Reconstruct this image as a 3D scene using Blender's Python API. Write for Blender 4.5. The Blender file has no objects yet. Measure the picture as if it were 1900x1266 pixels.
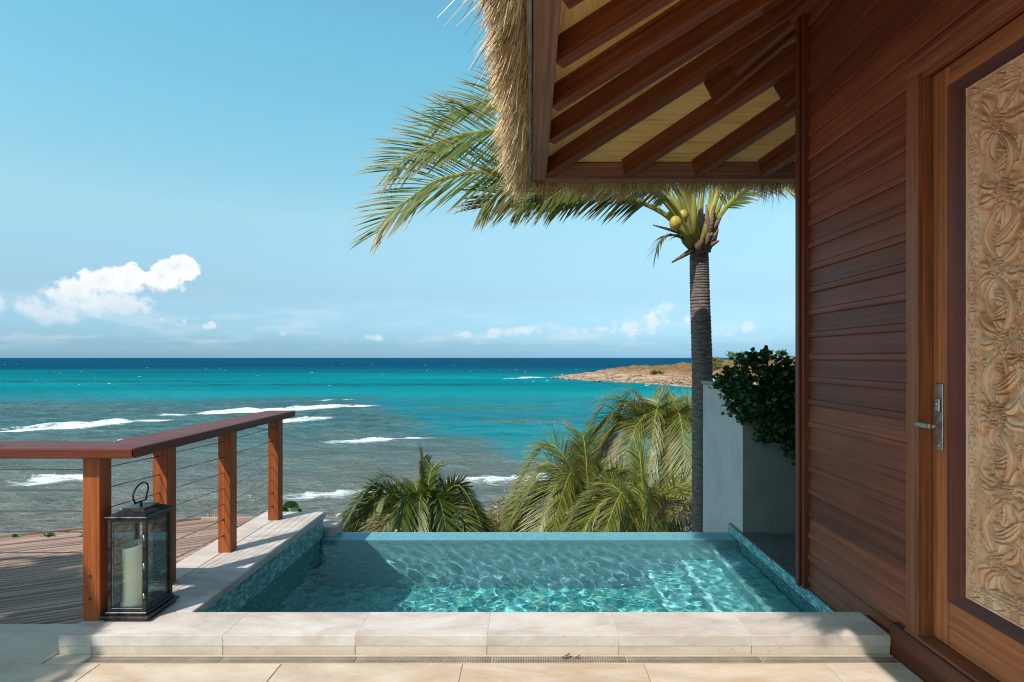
import bpy, bmesh, math, random
import numpy as np
from mathutils import Vector, Matrix

random.seed(7)
RNG = np.random.default_rng(11)
R = math.radians
SC = bpy.context.scene
COL = SC.collection

# ------------------------------------------------------------------ camera
F, CX, CY, EYE = 1100.0, 985.0, 664.0, 1.40       # focal length in photo pixels, vanishing point, eye height
cam = bpy.data.cameras.new('camera')
cam.sensor_width = 36.0
cam.lens = F / 1900 * 36
cam.shift_x = -(CX - 950) / 1900
cam.shift_y = (CY - 633) / 1900
cam.clip_start = 0.05
cam.clip_end = 80000
cam_o = bpy.data.objects.new('camera', cam)
COL.objects.link(cam_o)
cam_o.location = (0, 0, EYE)
cam_o.rotation_euler = (R(90), 0, 0)
SC.camera = cam_o

# ------------------------------------------------------------------ sun, sky, exposure
SUN = Vector((1.0, 1.25, -1.9)).normalized()       # travel direction of the light
sl = bpy.data.lights.new('sun', 'SUN')
sl.energy = 4.4
sl.angle = R(0.5)
sl.color = (1.0, 0.945, 0.87)
so = bpy.data.objects.new('sun', sl)
COL.objects.link(so)
so.rotation_euler = SUN.to_track_quat('-Z', 'Y').to_euler()
so.location = (-6, -8, 12)
try:
    sl.cycles.is_caustics_light = True
except Exception:
    pass
SUN_EL = math.asin(-SUN.z)
SUN_AZ = math.atan2(-SUN.x, -SUN.y)

SC.view_settings.view_transform = 'Standard'
SC.view_settings.look = 'None'
SC.view_settings.gamma = 1.0
SC.view_settings.exposure = 0.35
SC.view_settings.use_curve_mapping = False
SC.render.engine = 'CYCLES'
SC.cycles.use_denoising = True
SC.cycles.denoising_prefilter = 'NONE'
SC.cycles.pixel_filter_type = 'BLACKMAN_HARRIS'
SC.cycles.filter_width = 1.1
SC.cycles.max_bounces = 10
SC.cycles.diffuse_bounces = 4
SC.cycles.transparent_max_bounces = 16
SC.cycles.sample_clamp_indirect = 6.0
SC.cycles.sample_clamp_direct = 0.0


class NT:
    """small helper to write node trees"""
    def __init__(self, tree):
        self.t = tree
        self.n = tree.nodes
        self.l = tree.links

    def node(self, kind, **kw):
        nd = self.n.new(kind)
        for k, v in kw.items():
            setattr(nd, k, v)
        return nd

    def put(self, sock, v):
        if isinstance(v, bpy.types.NodeSocket):
            self.l.new(v, sock)
        elif v is not None:
            if sock.type == 'RGBA' and isinstance(v, (tuple, list)) and len(v) == 3:
                v = (*v, 1)
            sock.default_value = v

    def math(self, op, a, b=None, c=None, clamp=False):
        nd = self.node('ShaderNodeMath', operation=op, use_clamp=clamp)
        for i, v in enumerate((a, b, c)):
            if v is not None:
                self.put(nd.inputs[i], v)
        return nd.outputs[0]

    def vmath(self, op, a, b=None, scale=None):
        nd = self.node('ShaderNodeVectorMath', operation=op)
        self.put(nd.inputs[0], a)
        if b is not None:
            self.put(nd.inputs[1], b)
        if scale is not None:
            self.put(nd.inputs['Scale'], scale)
        return nd.outputs['Value'] if op in ('LENGTH', 'DOT_PRODUCT', 'DISTANCE') else nd.outputs[0]

    def noise(self, vec, scale, detail=4, rough=0.55, dist=0.0, color=False):
        nd = self.node('ShaderNodeTexNoise')
        self.put(nd.inputs['Vector'], vec)
        self.put(nd.inputs['Scale'], scale)
        nd.inputs['Detail'].default_value = detail
        nd.inputs['Roughness'].default_value = rough
        nd.inputs['Distortion'].default_value = dist
        return nd.outputs['Color' if color else 'Fac']

    def ramp(self, fac, stops, interp='LINEAR'):
        nd = self.node('ShaderNodeValToRGB')
        cr = nd.color_ramp
        cr.interpolation = interp
        while len(cr.elements) < len(stops):
            cr.elements.new(0.5)
        for e, (p, c) in zip(cr.elements, stops):
            e.position = p
            e.color = (*c, 1) if len(c) == 3 else c
        self.put(nd.inputs[0], fac)
        return nd.outputs[0]

    def mix(self, fac, a, b, blend='MIX'):
        nd = self.node('ShaderNodeMix', data_type='RGBA', blend_type=blend)
        self.put(nd.inputs[0], fac)
        self.put(nd.inputs[6], a)
        self.put(nd.inputs[7], b)
        return nd.outputs[2]

    def maprange(self, v, a, b, c=0.0, d=1.0, smooth=True):
        nd = self.node('ShaderNodeMapRange')
        nd.interpolation_type = 'SMOOTHSTEP' if smooth else 'LINEAR'
        self.put(nd.inputs[0], v)
        for i, x in enumerate((a, b, c, d)):
            self.put(nd.inputs[1 + i], x)
        return nd.outputs[0]

    def mapping(self, vec, scale=(1, 1, 1), loc=(0, 0, 0), rot=(0, 0, 0)):
        nd = self.node('ShaderNodeMapping')
        self.put(nd.inputs[0], vec)
        self.put(nd.inputs[1], loc)
        self.put(nd.inputs[2], rot)
        self.put(nd.inputs[3], scale)
        return nd.outputs[0]

    def coord(self, which='Object'):
        return self.node('ShaderNodeTexCoord').outputs[which]

    def sep(self, v):
        nd = self.node('ShaderNodeSeparateXYZ')
        self.put(nd.inputs[0], v)
        return nd.outputs

    def comb(self, x, y, z):
        nd = self.node('ShaderNodeCombineXYZ')
        for i, v in enumerate((x, y, z)):
            self.put(nd.inputs[i], v)
        return nd.outputs[0]

    def bump(self, h, strength=0.3, dist=0.01):
        nd = self.node('ShaderNodeBump')
        nd.inputs['Strength'].default_value = strength
        nd.inputs['Distance'].default_value = dist
        self.put(nd.inputs['Height'], h)
        return nd.outputs[0]

    def random(self):
        return self.node('ShaderNodeObjectInfo').outputs['Random']


world = bpy.data.worlds.new('World')
SC.world = world
world.use_nodes = True
W = NT(world.node_tree)
for n_ in list(W.n):
    W.n.remove(n_)
w_out = W.node('ShaderNodeOutputWorld')
w_bg = W.node('ShaderNodeBackground')
w_bg.inputs['Strength'].default_value = 0.15
sky = W.node('ShaderNodeTexSky')
sky.sky_type = 'NISHITA'
sky.sun_disc = False
sky.sun_elevation = SUN_EL
sky.sun_rotation = SUN_AZ
sky.altitude = 10
sky.air_density = 1.0
sky.dust_density = 1.0
sky.ozone_density = 1.0
# cumulus clouds, laid out over the whole horizon in azimuth and elevation
gen = W.coord('Generated')
gx, gy, gz = W.sep(gen)[:3]
# marine air: clear blue at the horizon, cyan overhead
tint = W.ramp(gz, [(0.0, (0.228, 0.425, 0.70)), (0.02, (0.19, 0.331, 0.534)), (0.05, (0.22, 0.34, 0.48)), (0.10, (0.275, 0.35, 0.395)), (0.214, (0.45, 0.55, 0.47)),
                   (0.36, (0.405, 0.68, 0.555)), (0.47, (0.40, 0.745, 0.625)), (0.70, (0.46, 0.62, 0.58)), (1.0, (0.47, 0.60, 0.58))])
sky_col = W.mix(1.0, W.mix(1.0, sky.outputs[0], tint, 'MULTIPLY'), (2.0, 2.0, 2.0), 'MULTIPLY')
az = W.math('ARCTAN2', gx, gy)
el = W.math('ARCSINE', gz)
nz_big = W.noise(gen, 22.0, 9, 0.62)
nz_fine = W.noise(gen, 52.0, 8, 0.60)
fl = W.math('ADD', W.math('MULTIPLY', W.math('SUBTRACT', nz_big, 0.5), 2.3),
            W.math('MULTIPLY', W.math('SUBTRACT', nz_fine, 0.5), 2.2))


def cloud_blob(px, py, rx, ry):
    a0 = math.atan((px - CX) / F)
    e0 = math.atan((CY - py) / F * math.cos(a0))
    ra, re = rx / F * math.cos(a0) ** 2, ry / F * math.cos(a0)
    da = W.math('DIVIDE', W.math('SUBTRACT', az, a0), ra)
    de = W.math('DIVIDE', W.math('SUBTRACT', el, e0), re)
    d2 = W.math('ADD', W.math('MULTIPLY', da, da), W.math('MULTIPLY', de, de))
    return W.math('SUBTRACT', 1.0, d2)


dens = None
for b in [(192, 522, 48, 34), (246, 522, 46, 32), (296, 522, 52, 30), (334, 497, 40, 26), (135, 548, 62, 34), (62, 574, 46, 28), (190, 565, 120, 34), (105, 585, 80, 24),
          (-30, 572, 50, 32), (-170, 560, 110, 40)]:
    q = cloud_blob(*b)
    dens = q if dens is None else W.math('MAXIMUM', dens, q)
dsm = None
for b in [(1190, 608, 70, 18), (940, 618, 60, 12), (1060, 616, 50, 12), (334, 604, 12, 7), (342, 598, 8, 8), (382, 607, 10, 6), (394, 603, 9, 8), (1215, 596, 55, 30), (1232, 578, 22, 20), (1130, 612, 45, 11),
          (975, 614, 40, 11), (868, 622, 26, 7), (1275, 594, 10, 9), (1385, 608, 16, 12), (704, 626, 30, 8),
          (524, 617, 9, 9), (1345, 617, 30, 12), (1460, 612, 20, 10), (300, 592, 14, 8)]:
    q = cloud_blob(*b)
    dsm = q if dsm is None else W.math('MAXIMUM', dsm, q)
soft = W.maprange(el, 0.055, 0.125, 1.0, 0.0)
edge1 = W.math('ADD', 0.34, W.math('MULTIPLY', soft, 1.0))
bd = W.math('ADD', dens, W.math('MULTIPLY', fl, 0.95))
a_big = W.math('MULTIPLY', W.maprange(bd, 0.02, edge1), W.maprange(el, 0.02, 0.06))
a_small = W.math('MULTIPLY', W.maprange(W.math('ADD', dsm, W.math('MULTIPLY', fl, 1.7)), 0.15, 1.3), 0.75)
band = W.math('MULTIPLY', W.maprange(el, 0.004, 0.03), W.maprange(el, 0.11, 0.035))
streak = W.noise(W.mapping(gen, scale=(1, 1, 5)), 9.0, 7, 0.6)
a_band = W.math('MULTIPLY', W.math('MULTIPLY', W.maprange(streak, 0.45, 0.75), band), 0.5)
alpha = W.math('MAXIMUM', W.math('MAXIMUM', a_big, a_small), a_band)
puff = W.noise(W.vmath('ADD', gen, (0.012, 0.02, -0.018)), 24.0, 7, 0.6)
thick = W.maprange(bd, 0.2, 1.5)
lit = W.math('MULTIPLY', W.maprange(puff, 0.36, 0.60), W.maprange(el, 0.05, 0.12, 0.35, 1.0))
cl_col = W.mix(W.math('MULTIPLY', W.math('SUBTRACT', 1.0, lit), thick), (5.25, 5.35, 5.4), (3.75, 4.25, 4.7))
low_grey = W.maprange(el, 0.03, 0.10)
cl_col = W.mix(low_grey, W.mix(0.5, cl_col, (2.6, 3.7, 4.5)), cl_col)
W.put(w_bg.inputs['Color'], W.mix(alpha, sky_col, cl_col))
W.l.new(w_bg.outputs[0], w_out.inputs[0])


# ------------------------------------------------------------------ helpers
def at(px, py, d):
    """point seen at photo pixel (px, py) at distance d along the view"""
    return Vector(((px - CX) / F * d, d, EYE - (py - CY) / F * d))


def new_mesh(name, verts, faces, mat=None, smooth=False):
    me = bpy.data.meshes.new(name)
    me.from_pydata([tuple(v) for v in verts], [], [tuple(f) for f in faces])
    if mat is not None:
        me.materials.append(mat)
    if smooth:
        me.polygons.foreach_set('use_smooth', [True] * len(me.polygons))
    me.update()
    return me


WLOC = {}


def link(o, parent=None, loc=(0, 0, 0)):
    COL.objects.link(o)
    loc = Vector(loc)
    WLOC[o.name] = loc
    if parent is not None:
        o.parent = parent
        o.location = loc - WLOC[parent.name]
    else:
        o.location = loc
    return o


def tag(o, label=None, cat=None, group=None, kind=None):
    if label:
        o['label'] = label
    if cat:
        o['category'] = cat
    if group:
        o['group'] = group
    if kind:
        o['kind'] = kind
    return o


def empty(name, loc=(0, 0, 0), parent=None):
    o = bpy.data.objects.new(name, None)
    o.empty_display_size = 0.1
    return link(o, parent, loc)


def mesh_obj(name, verts, faces, mat, parent=None, smooth=False, origin=None):
    """object whose origin sits at the centre of its vertices (or at origin)"""
    v = np.asarray(verts, dtype=float)
    c = (v.min(0) + v.max(0)) / 2 if origin is None else np.asarray(origin, float)
    me = new_mesh(name, (v - c).tolist(), faces, mat, smooth)
    o = bpy.data.objects.new(name, me)
    return link(o, parent, c)


def box_mesh(name, sx, sy, sz, mat, bev=0.0, seg=1):
    bm = bmesh.new()
    bmesh.ops.create_cube(bm, size=1.0)
    for v in bm.verts:
        v.co.x *= sx
        v.co.y *= sy
        v.co.z *= sz
    if bev > 0:
        bmesh.ops.bevel(bm, geom=list(bm.edges), offset=min(bev, 0.45 * min(sx, sy, sz)), segments=seg,
                        profile=0.5, affect='EDGES')
    me = bpy.data.meshes.new(name)
    bm.to_mesh(me)
    bm.free()
    me.materials.append(mat)
    return me


def box(name, x0, x1, y0, y1, z0, z1, mat, parent=None, bev=0.0, seg=1):
    me = box_mesh(name, x1 - x0, y1 - y0, z1 - z0, mat, bev, seg)
    o = bpy.data.objects.new(name, me)
    return link(o, parent, ((x0 + x1) / 2, (y0 + y1) / 2, (z0 + z1) / 2))


def beam(name, p0, p1, w, h, mat, parent=None, bev=0.0, up=Vector((0, 0, 1)), top=False):
    """timber along local Y from p0 to p1 (w across, h along up); top=True hangs it below the line"""
    p0, p1 = Vector(p0), Vector(p1)
    d = p1 - p0
    L = d.length
    y = d.normalized()
    x = y.cross(up).normalized()
    z = x.cross(y)
    me = box_mesh(name, w, L, h, mat, bev)
    o = bpy.data.objects.new(name, me)
    c = (p0 + p1) / 2 - (z * h / 2 if top else Vector())
    link(o, parent, c)
    o.rotation_euler = Matrix((x, y, z)).transposed().to_euler()
    return o


def tube_geo(pts, radii, n=10, cap=True):
    """verts, faces of a tube along pts"""
    pts = [Vector(p) for p in pts]
    V, Fc = [], []
    prev = None
    for i, p in enumerate(pts):
        t = (pts[min(i + 1, len(pts) - 1)] - pts[max(i - 1, 0)]).normalized()
        ref = prev if prev is not None else (Vector((1, 0, 0)) if abs(t.x) < 0.8 else Vector((0, 1, 0)))
        a = (ref - t * ref.dot(t)).normalized()
        prev = a
        b = t.cross(a)
        r = radii[i] if hasattr(radii, '__len__') else radii
        for k in range(n):
            th = 2 * math.pi * k / n
            V.append(p + a * (r * math.cos(th)) + b * (r * math.sin(th)))
    for i in range(len(pts) - 1):
        for k in range(n):
            k2 = (k + 1) % n
            Fc.append((i * n + k, i * n + k2, (i + 1) * n + k2, (i + 1) * n + k))
    if cap:
        Fc.append(tuple(range(n - 1, -1, -1)))
        Fc.append(tuple((len(pts) - 1) * n + k for k in range(n)))
    return V, Fc


def tube(name, pts, radii, mat, parent=None, n=10, smooth=True):
    V, Fc = tube_geo(pts, radii, n)
    return mesh_obj(name, [tuple(v) for v in V], Fc, mat, parent, smooth)


def copy_tree(o, loc, rotz=0.0, scale=1.0):
    c = o.copy()
    COL.objects.link(c)
    c.location = loc
    c.rotation_euler = (0, 0, rotz)
    c.scale = (scale,) * 3
    for ch in list(o.children):
        k = ch.copy()
        COL.objects.link(k)
        k.parent = c
    return c


def bezier(p0, p1, p2, n):
    return [(1 - t) ** 2 * p0 + 2 * t * (1 - t) * p1 + t * t * p2 for t in np.linspace(0, 1, n)]


def spline(pts, n):
    """Catmull-Rom through pts"""
    P = [Vector(p) for p in pts]
    P = [P[0] * 2 - P[1]] + P + [P[-1] * 2 - P[-2]]
    m = len(P) - 3
    out = []
    for i in range(n):
        u = i / (n - 1) * m
        k = min(int(u), m - 1)
        t = u - k
        a, b, c, d = P[k:k + 4]
        out.append(0.5 * ((2 * b) + (c - a) * t + (2 * a - 5 * b + 4 * c - d) * t * t + (3 * b - a - 3 * c + d) * t ** 3))
    return out


# value noise for geometry
_PERM = RNG.random((64, 64))


def vnoise(x, y):
    x = np.asarray(x, float)
    y = np.asarray(y, float)
    xi, yi = np.floor(x).astype(int), np.floor(y).astype(int)
    fx, fy = x - xi, y - yi
    fx, fy = fx * fx * (3 - 2 * fx), fy * fy * (3 - 2 * fy)
    g = lambda a, b: _PERM[a % 64, b % 64]
    return (g(xi, yi) * (1 - fx) * (1 - fy) + g(xi + 1, yi) * fx * (1 - fy)
            + g(xi, yi + 1) * (1 - fx) * fy + g(xi + 1, yi + 1) * fx * fy)


def fbm(x, y, oct=4):
    s, a, t = 0.0, 1.0, 0.0
    for k in range(oct):
        s = s + a * vnoise(x * 2 ** k + 17.3 * k, y * 2 ** k + 9.1 * k)
        t += a
        a *= 0.5
    return s / t


# ------------------------------------------------------------------ materials
def material(name):
    m = bpy.data.materials.new(name)
    m.use_nodes = True
    nt = NT(m.node_tree)
    bs = m.node_tree.nodes['Principled BSDF']
    return m, nt, bs


def wood(name, dark, mid, light, axis=1, rough=0.38, grain=1.0, coat=0.0, vary=0.35, spec=0.3):
    m, nt, bs = material(name)
    rnd = nt.random()
    vec = nt.vmath('ADD', nt.coord('Object'), nt.comb(nt.math('MULTIPLY', rnd, 37.0), nt.math('MULTIPLY', rnd, 91.0),
                                                     nt.math('MULTIPLY', rnd, 53.0)))
    s = [34.0 * grain] * 3
    s[axis] = 0.5 * grain
    v1 = nt.mapping(vec, scale=tuple(s))
    n1 = nt.noise(v1, 1.0, 6, 0.6, 0.6)
    s2 = [120.0 * grain] * 3
    s2[axis] = 3.0 * grain
    n2 = nt.noise(nt.mapping(vec, scale=tuple(s2)), 1.0, 3, 0.6)
    n3 = nt.noise(vec, 2.2, 3, 0.5)
    f = nt.math('ADD', nt.math('MULTIPLY', n1, 0.62), nt.math('MULTIPLY', n2, 0.38))
    c = nt.ramp(f, [(0.32, dark), (0.52, mid), (0.72, light)])
    c = nt.mix(nt.maprange(n3, 0.35, 0.75, 0.0, 0.4), c, nt.mix(1.0, c, (0.66, 0.60, 0.60), 'MULTIPLY'))
    v = nt.math('ADD', 1.0 - vary / 2, nt.math('MULTIPLY', rnd, vary))
    c = nt.mix(1.0, c, nt.comb(v, v, v), 'MULTIPLY')
    nt.put(bs.inputs['Base Color'], c)
    nt.put(bs.inputs['Roughness'], nt.maprange(n2, 0.3, 0.7, rough - 0.07, rough + 0.12, False))
    bs.inputs['Specular IOR Level'].default_value = spec
    bs.inputs['Coat Weight'].default_value = coat
    bs.inputs['Coat Roughness'].default_value = 0.25
    nt.put(bs.inputs['Normal'], nt.bump(n2, 0.18, 0.002))
    return m


WALLC = ((0.105, 0.024, 0.0115), (0.20, 0.051, 0.023), (0.30, 0.086, 0.039))
M_WALL = wood('wood_siding', *WALLC, axis=1, rough=0.40, vary=0.70, spec=0.24)
M_TRIMZ = wood('wood_trim_upright', (0.1101, 0.0321, 0.0151), (0.2690, 0.0844, 0.0351), (0.4646, 0.1567, 0.0635), axis=2, rough=0.42)
M_TRIMY = wood('wood_trim_level', (0.1101, 0.0321, 0.0151), (0.2690, 0.0844, 0.0351), (0.4646, 0.1567, 0.0635), axis=1, rough=0.42)
M_DOORZ = wood('wood_door_upright', (0.1762, 0.0512, 0.0184), (0.3831, 0.1218, 0.0416), (0.5591, 0.2003, 0.0708), axis=2, rough=0.5, vary=0.15)
M_DOORY = wood('wood_door_level', (0.1762, 0.0512, 0.0184), (0.3831, 0.1218, 0.0416), (0.5591, 0.2003, 0.0708), axis=1, rough=0.5, vary=0.15)
M_MOULDZ = wood('wood_moulding_upright', (0.0591, 0.0134, 0.0078), (0.1316, 0.0312, 0.0164), (0.2025, 0.0513, 0.0260), axis=2, rough=0.42, vary=0.1)
M_MOULDY = wood('wood_moulding_level', (0.0444, 0.0102, 0.0061), (0.0988, 0.0237, 0.0129), (0.1521, 0.0389, 0.0204), axis=1, rough=0.42, vary=0.1)
M_RAFTER = wood('wood_rafter', (0.0694, 0.0181, 0.0076), (0.1821, 0.0485, 0.0173), (0.3295, 0.0969, 0.0337), axis=1, rough=0.42, vary=0.4)
M_EAVE = wood('wood_eave', (0.15, 0.062, 0.042), (0.32, 0.155, 0.10), (0.46, 0.25, 0.165), axis=1, rough=0.5, vary=0.2)
M_POST = wood('wood_post', (0.1250, 0.0286, 0.0080), (0.3000, 0.0748, 0.0180), (0.4500, 0.1375, 0.0380), axis=2, rough=0.42, vary=0.3)
M_HAND = wood('wood_handrail', (0.0544, 0.0100, 0.0048), (0.1172, 0.0224, 0.0090), (0.1841, 0.0412, 0.0156), axis=1, rough=0.45, vary=0.1, coat=0.0)
M_DECK = wood('wood_deck_weathered', (0.13, 0.078, 0.058), (0.30, 0.195, 0.15), (0.50, 0.37, 0.30), axis=1, rough=0.75, vary=0.55, spec=0.2)


def stone(name, c1, c2, c3, blotch, scale=1.0, bump=0.25):
    m, nt, bs = material(name)
    rnd = nt.random()
    vec = nt.vmath('ADD', nt.coord('Object'), nt.comb(nt.math('MULTIPLY', rnd, 17.0), nt.math('MULTIPLY', rnd, 41.0), 0.0))
    n1 = nt.noise(nt.mapping(vec, scale=(1.0, 2.2, 2.2)), 2.6 * scale, 7, 0.62, 0.5)
    n2 = nt.noise(vec, 60 * scale, 4, 0.6)
    n3 = nt.noise(nt.mapping(vec, scale=(1, 2.5, 1)), 1.1 * scale, 5, 0.65, 0.8)
    c = nt.ramp(n1, [(0.28, c1), (0.5, c2), (0.74, c3)])
    c = nt.mix(nt.maprange(n3, 0.50, 0.68, 0, 0.75), c, blotch)
    c = nt.mix(nt.maprange(nt.noise(vec, 14 * scale, 6, 0.7), 0.5, 0.75, 0, 0.35), c, blotch)
    pits = nt.maprange(nt.noise(nt.mapping(vec, scale=(1, 1.8, 1)), 70 * scale, 4, 0.6), 0.62, 0.70, 0, 0.45)
    c = nt.mix(pits, c, (0.22, 0.15, 0.09))
    v = nt.math('ADD', 0.96, nt.math('MULTIPLY', rnd, 0.06))
    c = nt.mix(1.0, c, nt.comb(v, v, v), 'MULTIPLY')
    nt.put(bs.inputs['Base Color'], c)
    bs.inputs['Roughness'].default_value = 0.72
    bs.inputs['Specular IOR Level'].default_value = 0.3
    h = nt.math('ADD', nt.math('MULTIPLY', n2, 0.5), nt.math('MULTIPLY', n1, 0.5))
    nt.put(bs.inputs['Normal'], nt.bump(h, bump, 0.006))
    return m


M_COPING = stone('limestone_coping', (0.36, 0.30, 0.26), (0.50, 0.435, 0.39), (0.60, 0.55, 0.505), (0.40, 0.295, 0.235))
M_RISER = stone('limestone_riser', (0.40, 0.315, 0.24), (0.50, 0.42, 0.335), (0.57, 0.49, 0.40), (0.42, 0.31, 0.215))
M_PAVER = stone('limestone_paver', (0.40, 0.305, 0.225), (0.50, 0.405, 0.315), (0.58, 0.49, 0.395), (0.42, 0.28, 0.175))

m_, nt, bs = material('grout')
bs.inputs['Base Color'].default_value = (0.36, 0.29, 0.22, 1)
bs.inputs['Roughness'].default_value = 0.9
M_GROUT = m_


def plain_early(name, c1, c2):
    m, nt, bs = material(name)
    v = nt.coord('Object')
    nt.put(bs.inputs['Base Color'], nt.ramp(nt.noise(v, 4, 6, 0.6), [(0.3, c1), (0.7, c2)]))
    bs.inputs['Roughness'].default_value = 0.9
    nt.put(bs.inputs['Normal'], nt.bump(nt.noise(v, 90, 4, 0.6), 0.2, 0.004))
    return m


def mosaic(name, cols, grout, w=0.024, h=0.012, rough=0.18):
    """small glass tiles laid in running courses; works on every face by picking the two axes in the face"""
    m, nt, bs = material(name)
    geo = nt.node('ShaderNodeNewGeometry')
    p = geo.outputs['Position']
    px, py, pz = nt.sep(p)[:3]
    nx, ny, nz = nt.sep(geo.outputs['True Normal'])[:3]
    isx = nt.math('GREATER_THAN', nt.math('ABSOLUTE', nx), 0.5)
    isz = nt.math('GREATER_THAN', nt.math('ABSOLUTE', nz), 0.5)
    u = nt.math('ADD', nt.math('MULTIPLY', py, isx), nt.math('MULTIPLY', px, nt.math('SUBTRACT', 1.0, isx)))
    v = nt.math('ADD', nt.math('MULTIPLY', py, isz), nt.math('MULTIPLY', pz, nt.math('SUBTRACT', 1.0, isz)))
    hh = nt.math('ADD', h, nt.math('MULTIPLY', isz, w - h))       # square tiles on level faces
    br = nt.node('ShaderNodeTexBrick')
    br.offset = 0.5
    br.inputs['Scale'].default_value = 1.0
    br.inputs['Mortar Size'].default_value = 0.0016
    br.inputs['Mortar Smooth'].default_value = 0.1
    br.inputs['Brick Width'].default_value = w
    nt.put(br.inputs['Row Height'], hh)
    nt.put(br.inputs['Vector'], nt.comb(u, v, 0.0))
    fac = br.outputs['Fac']
    # one random tone per tile: snap the coordinates, half-shift on odd rows
    row = nt.math('FLOOR', nt.math('DIVIDE', v, hh))
    sh = nt.math('MULTIPLY', nt.math('MODULO', nt.math('ABSOLUTE', row), 2.0), 0.5)
    colm = nt.math('FLOOR', nt.math('ADD', nt.math('DIVIDE', u, w), sh))
    wn = nt.node('ShaderNodeTexWhiteNoise', noise_dimensions='2D')
    nt.put(wn.inputs['Vector'], nt.comb(colm, row, 0.0))
    tone = nt.ramp(wn.outputs['Value'], [(i / (len(cols) - 1), c) for i, c in enumerate(cols)])
    nt.put(bs.inputs['Base Color'], nt.mix(fac, tone, grout))
    nt.put(bs.inputs['Roughness'], nt.maprange(fac, 0, 1, rough, 0.8))
    nt.put(bs.inputs['Normal'], nt.bump(nt.math('SUBTRACT', 1.0, fac), 0.4, 0.002))
    return m


M_MOSAIC = mosaic('pool_mosaic', [(0.012, 0.10, 0.13), (0.04, 0.22, 0.26), (0.09, 0.36, 0.38), (0.02, 0.14, 0.18),
                                  (0.24, 0.58, 0.56), (0.06, 0.27, 0.31)], (0.36, 0.46, 0.45), w=0.034, h=0.0165)
M_MOSAIC_LIP = mosaic('edge_mosaic', [(0.22, 0.38, 0.44), (0.30, 0.47, 0.52), (0.36, 0.54, 0.58), (0.25, 0.42, 0.48)],
                      (0.40, 0.50, 0.52), w=0.02, h=0.012)
M_MOSAIC_FLOOR = mosaic('floor_mosaic', [(0.02, 0.22, 0.25), (0.09, 0.46, 0.47), (0.24, 0.70, 0.66), (0.05, 0.32, 0.34),
                                         (0.42, 0.76, 0.66), (0.26, 0.50, 0.34)], (0.34, 0.50, 0.48), w=0.034, h=0.034)
M_MOSAIC_STEP = mosaic('step_mosaic', [(0.09, 0.27, 0.29), (0.17, 0.40, 0.41), (0.26, 0.52, 0.51), (0.12, 0.33, 0.35)], (0.32, 0.48, 0.48), w=0.034, h=0.0165)
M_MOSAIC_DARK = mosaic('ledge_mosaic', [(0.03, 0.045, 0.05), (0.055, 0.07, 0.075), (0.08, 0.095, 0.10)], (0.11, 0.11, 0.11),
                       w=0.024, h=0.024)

m_, nt, bs = material('pool_water')
rf = nt.node('ShaderNodeBsdfRefraction')
rf.inputs['Color'].default_value = (0.76, 0.975, 1.0, 1)
rf.inputs['Roughness'].default_value = 0.0
rf.inputs['IOR'].default_value = 1.333
gw_ = nt.node('ShaderNodeBsdfGlossy')
gw_.inputs['Roughness'].default_value = 0.0
fw = nt.node('ShaderNodeFresnel')
fw.inputs['IOR'].default_value = 1.333
mw = nt.node('ShaderNodeMixShader')
nt.put(mw.inputs[0], nt.math('MULTIPLY', fw.outputs[0], 0.42))
nt.l.new(rf.outputs[0], mw.inputs[1])
nt.l.new(gw_.outputs[0], mw.inputs[2])
nt.l.new(mw.outputs[0], m_.node_tree.nodes['Material Output'].inputs[0])
M_WATER = m_

m_, nt, bs = material('plaster_white')
v = nt.coord('Object')
n1 = nt.noise(v, 3.0, 6, 0.6)
n2 = nt.noise(nt.mapping(v, scale=(9, 9, 0.9)), 1.0, 5, 0.6)
c = nt.ramp(n1, [(0.3, (0.35, 0.335, 0.325)), (0.6, (0.44, 0.42, 0.405))])
c = nt.mix(nt.maprange(n2, 0.52, 0.75, 0, 0.5), c, (0.27, 0.26, 0.24))
nt.put(bs.inputs['Base Color'], c)
bs.inputs['Roughness'].default_value = 0.9
nt.put(bs.inputs['Normal'], nt.bump(nt.noise(v, 90, 4, 0.6), 0.2, 0.004))
M_PLASTER = m_

M_PLASTER_SHADED = plain_early('plaster_shaded', (0.13, 0.13, 0.125), (0.17, 0.17, 0.16))  # the white plaster again, with deep shade put into its colour
m_, nt, bs = material('wall_cap')
v = nt.coord('Object')
nt.put(bs.inputs['Base Color'], nt.ramp(nt.noise(v, 6, 6, 0.65), [(0.3, (0.16, 0.17, 0.18)), (0.7, (0.34, 0.36, 0.37))]))
bs.inputs['Roughness'].default_value = 0.9
M_CAP = m_


def metal(name, c1, c2, rough, metallic=1.0, scale=30):
    m, nt, bs = material(name)
    v = nt.coord('Object')
    n = nt.noise(v, scale, 5, 0.6)
    nt.put(bs.inputs['Base Color'], nt.ramp(n, [(0.35, c1), (0.65, c2)]))
    nt.put(bs.inputs['Roughness'], nt.maprange(n, 0.3, 0.7, rough, rough + 0.18))
    bs.inputs['Metallic'].default_value = metallic
    return m


M_STEEL = metal('steel_cable', (0.30, 0.31, 0.32), (0.48, 0.49, 0.50), 0.28)
M_BRONZE = metal('satin_nickel', (0.36, 0.34, 0.30), (0.50, 0.48, 0.43), 0.30)
M_IRON = metal('lantern_iron', (0.028, 0.028, 0.030), (0.095, 0.088, 0.085), 0.30, 0.85, 18)

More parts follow.
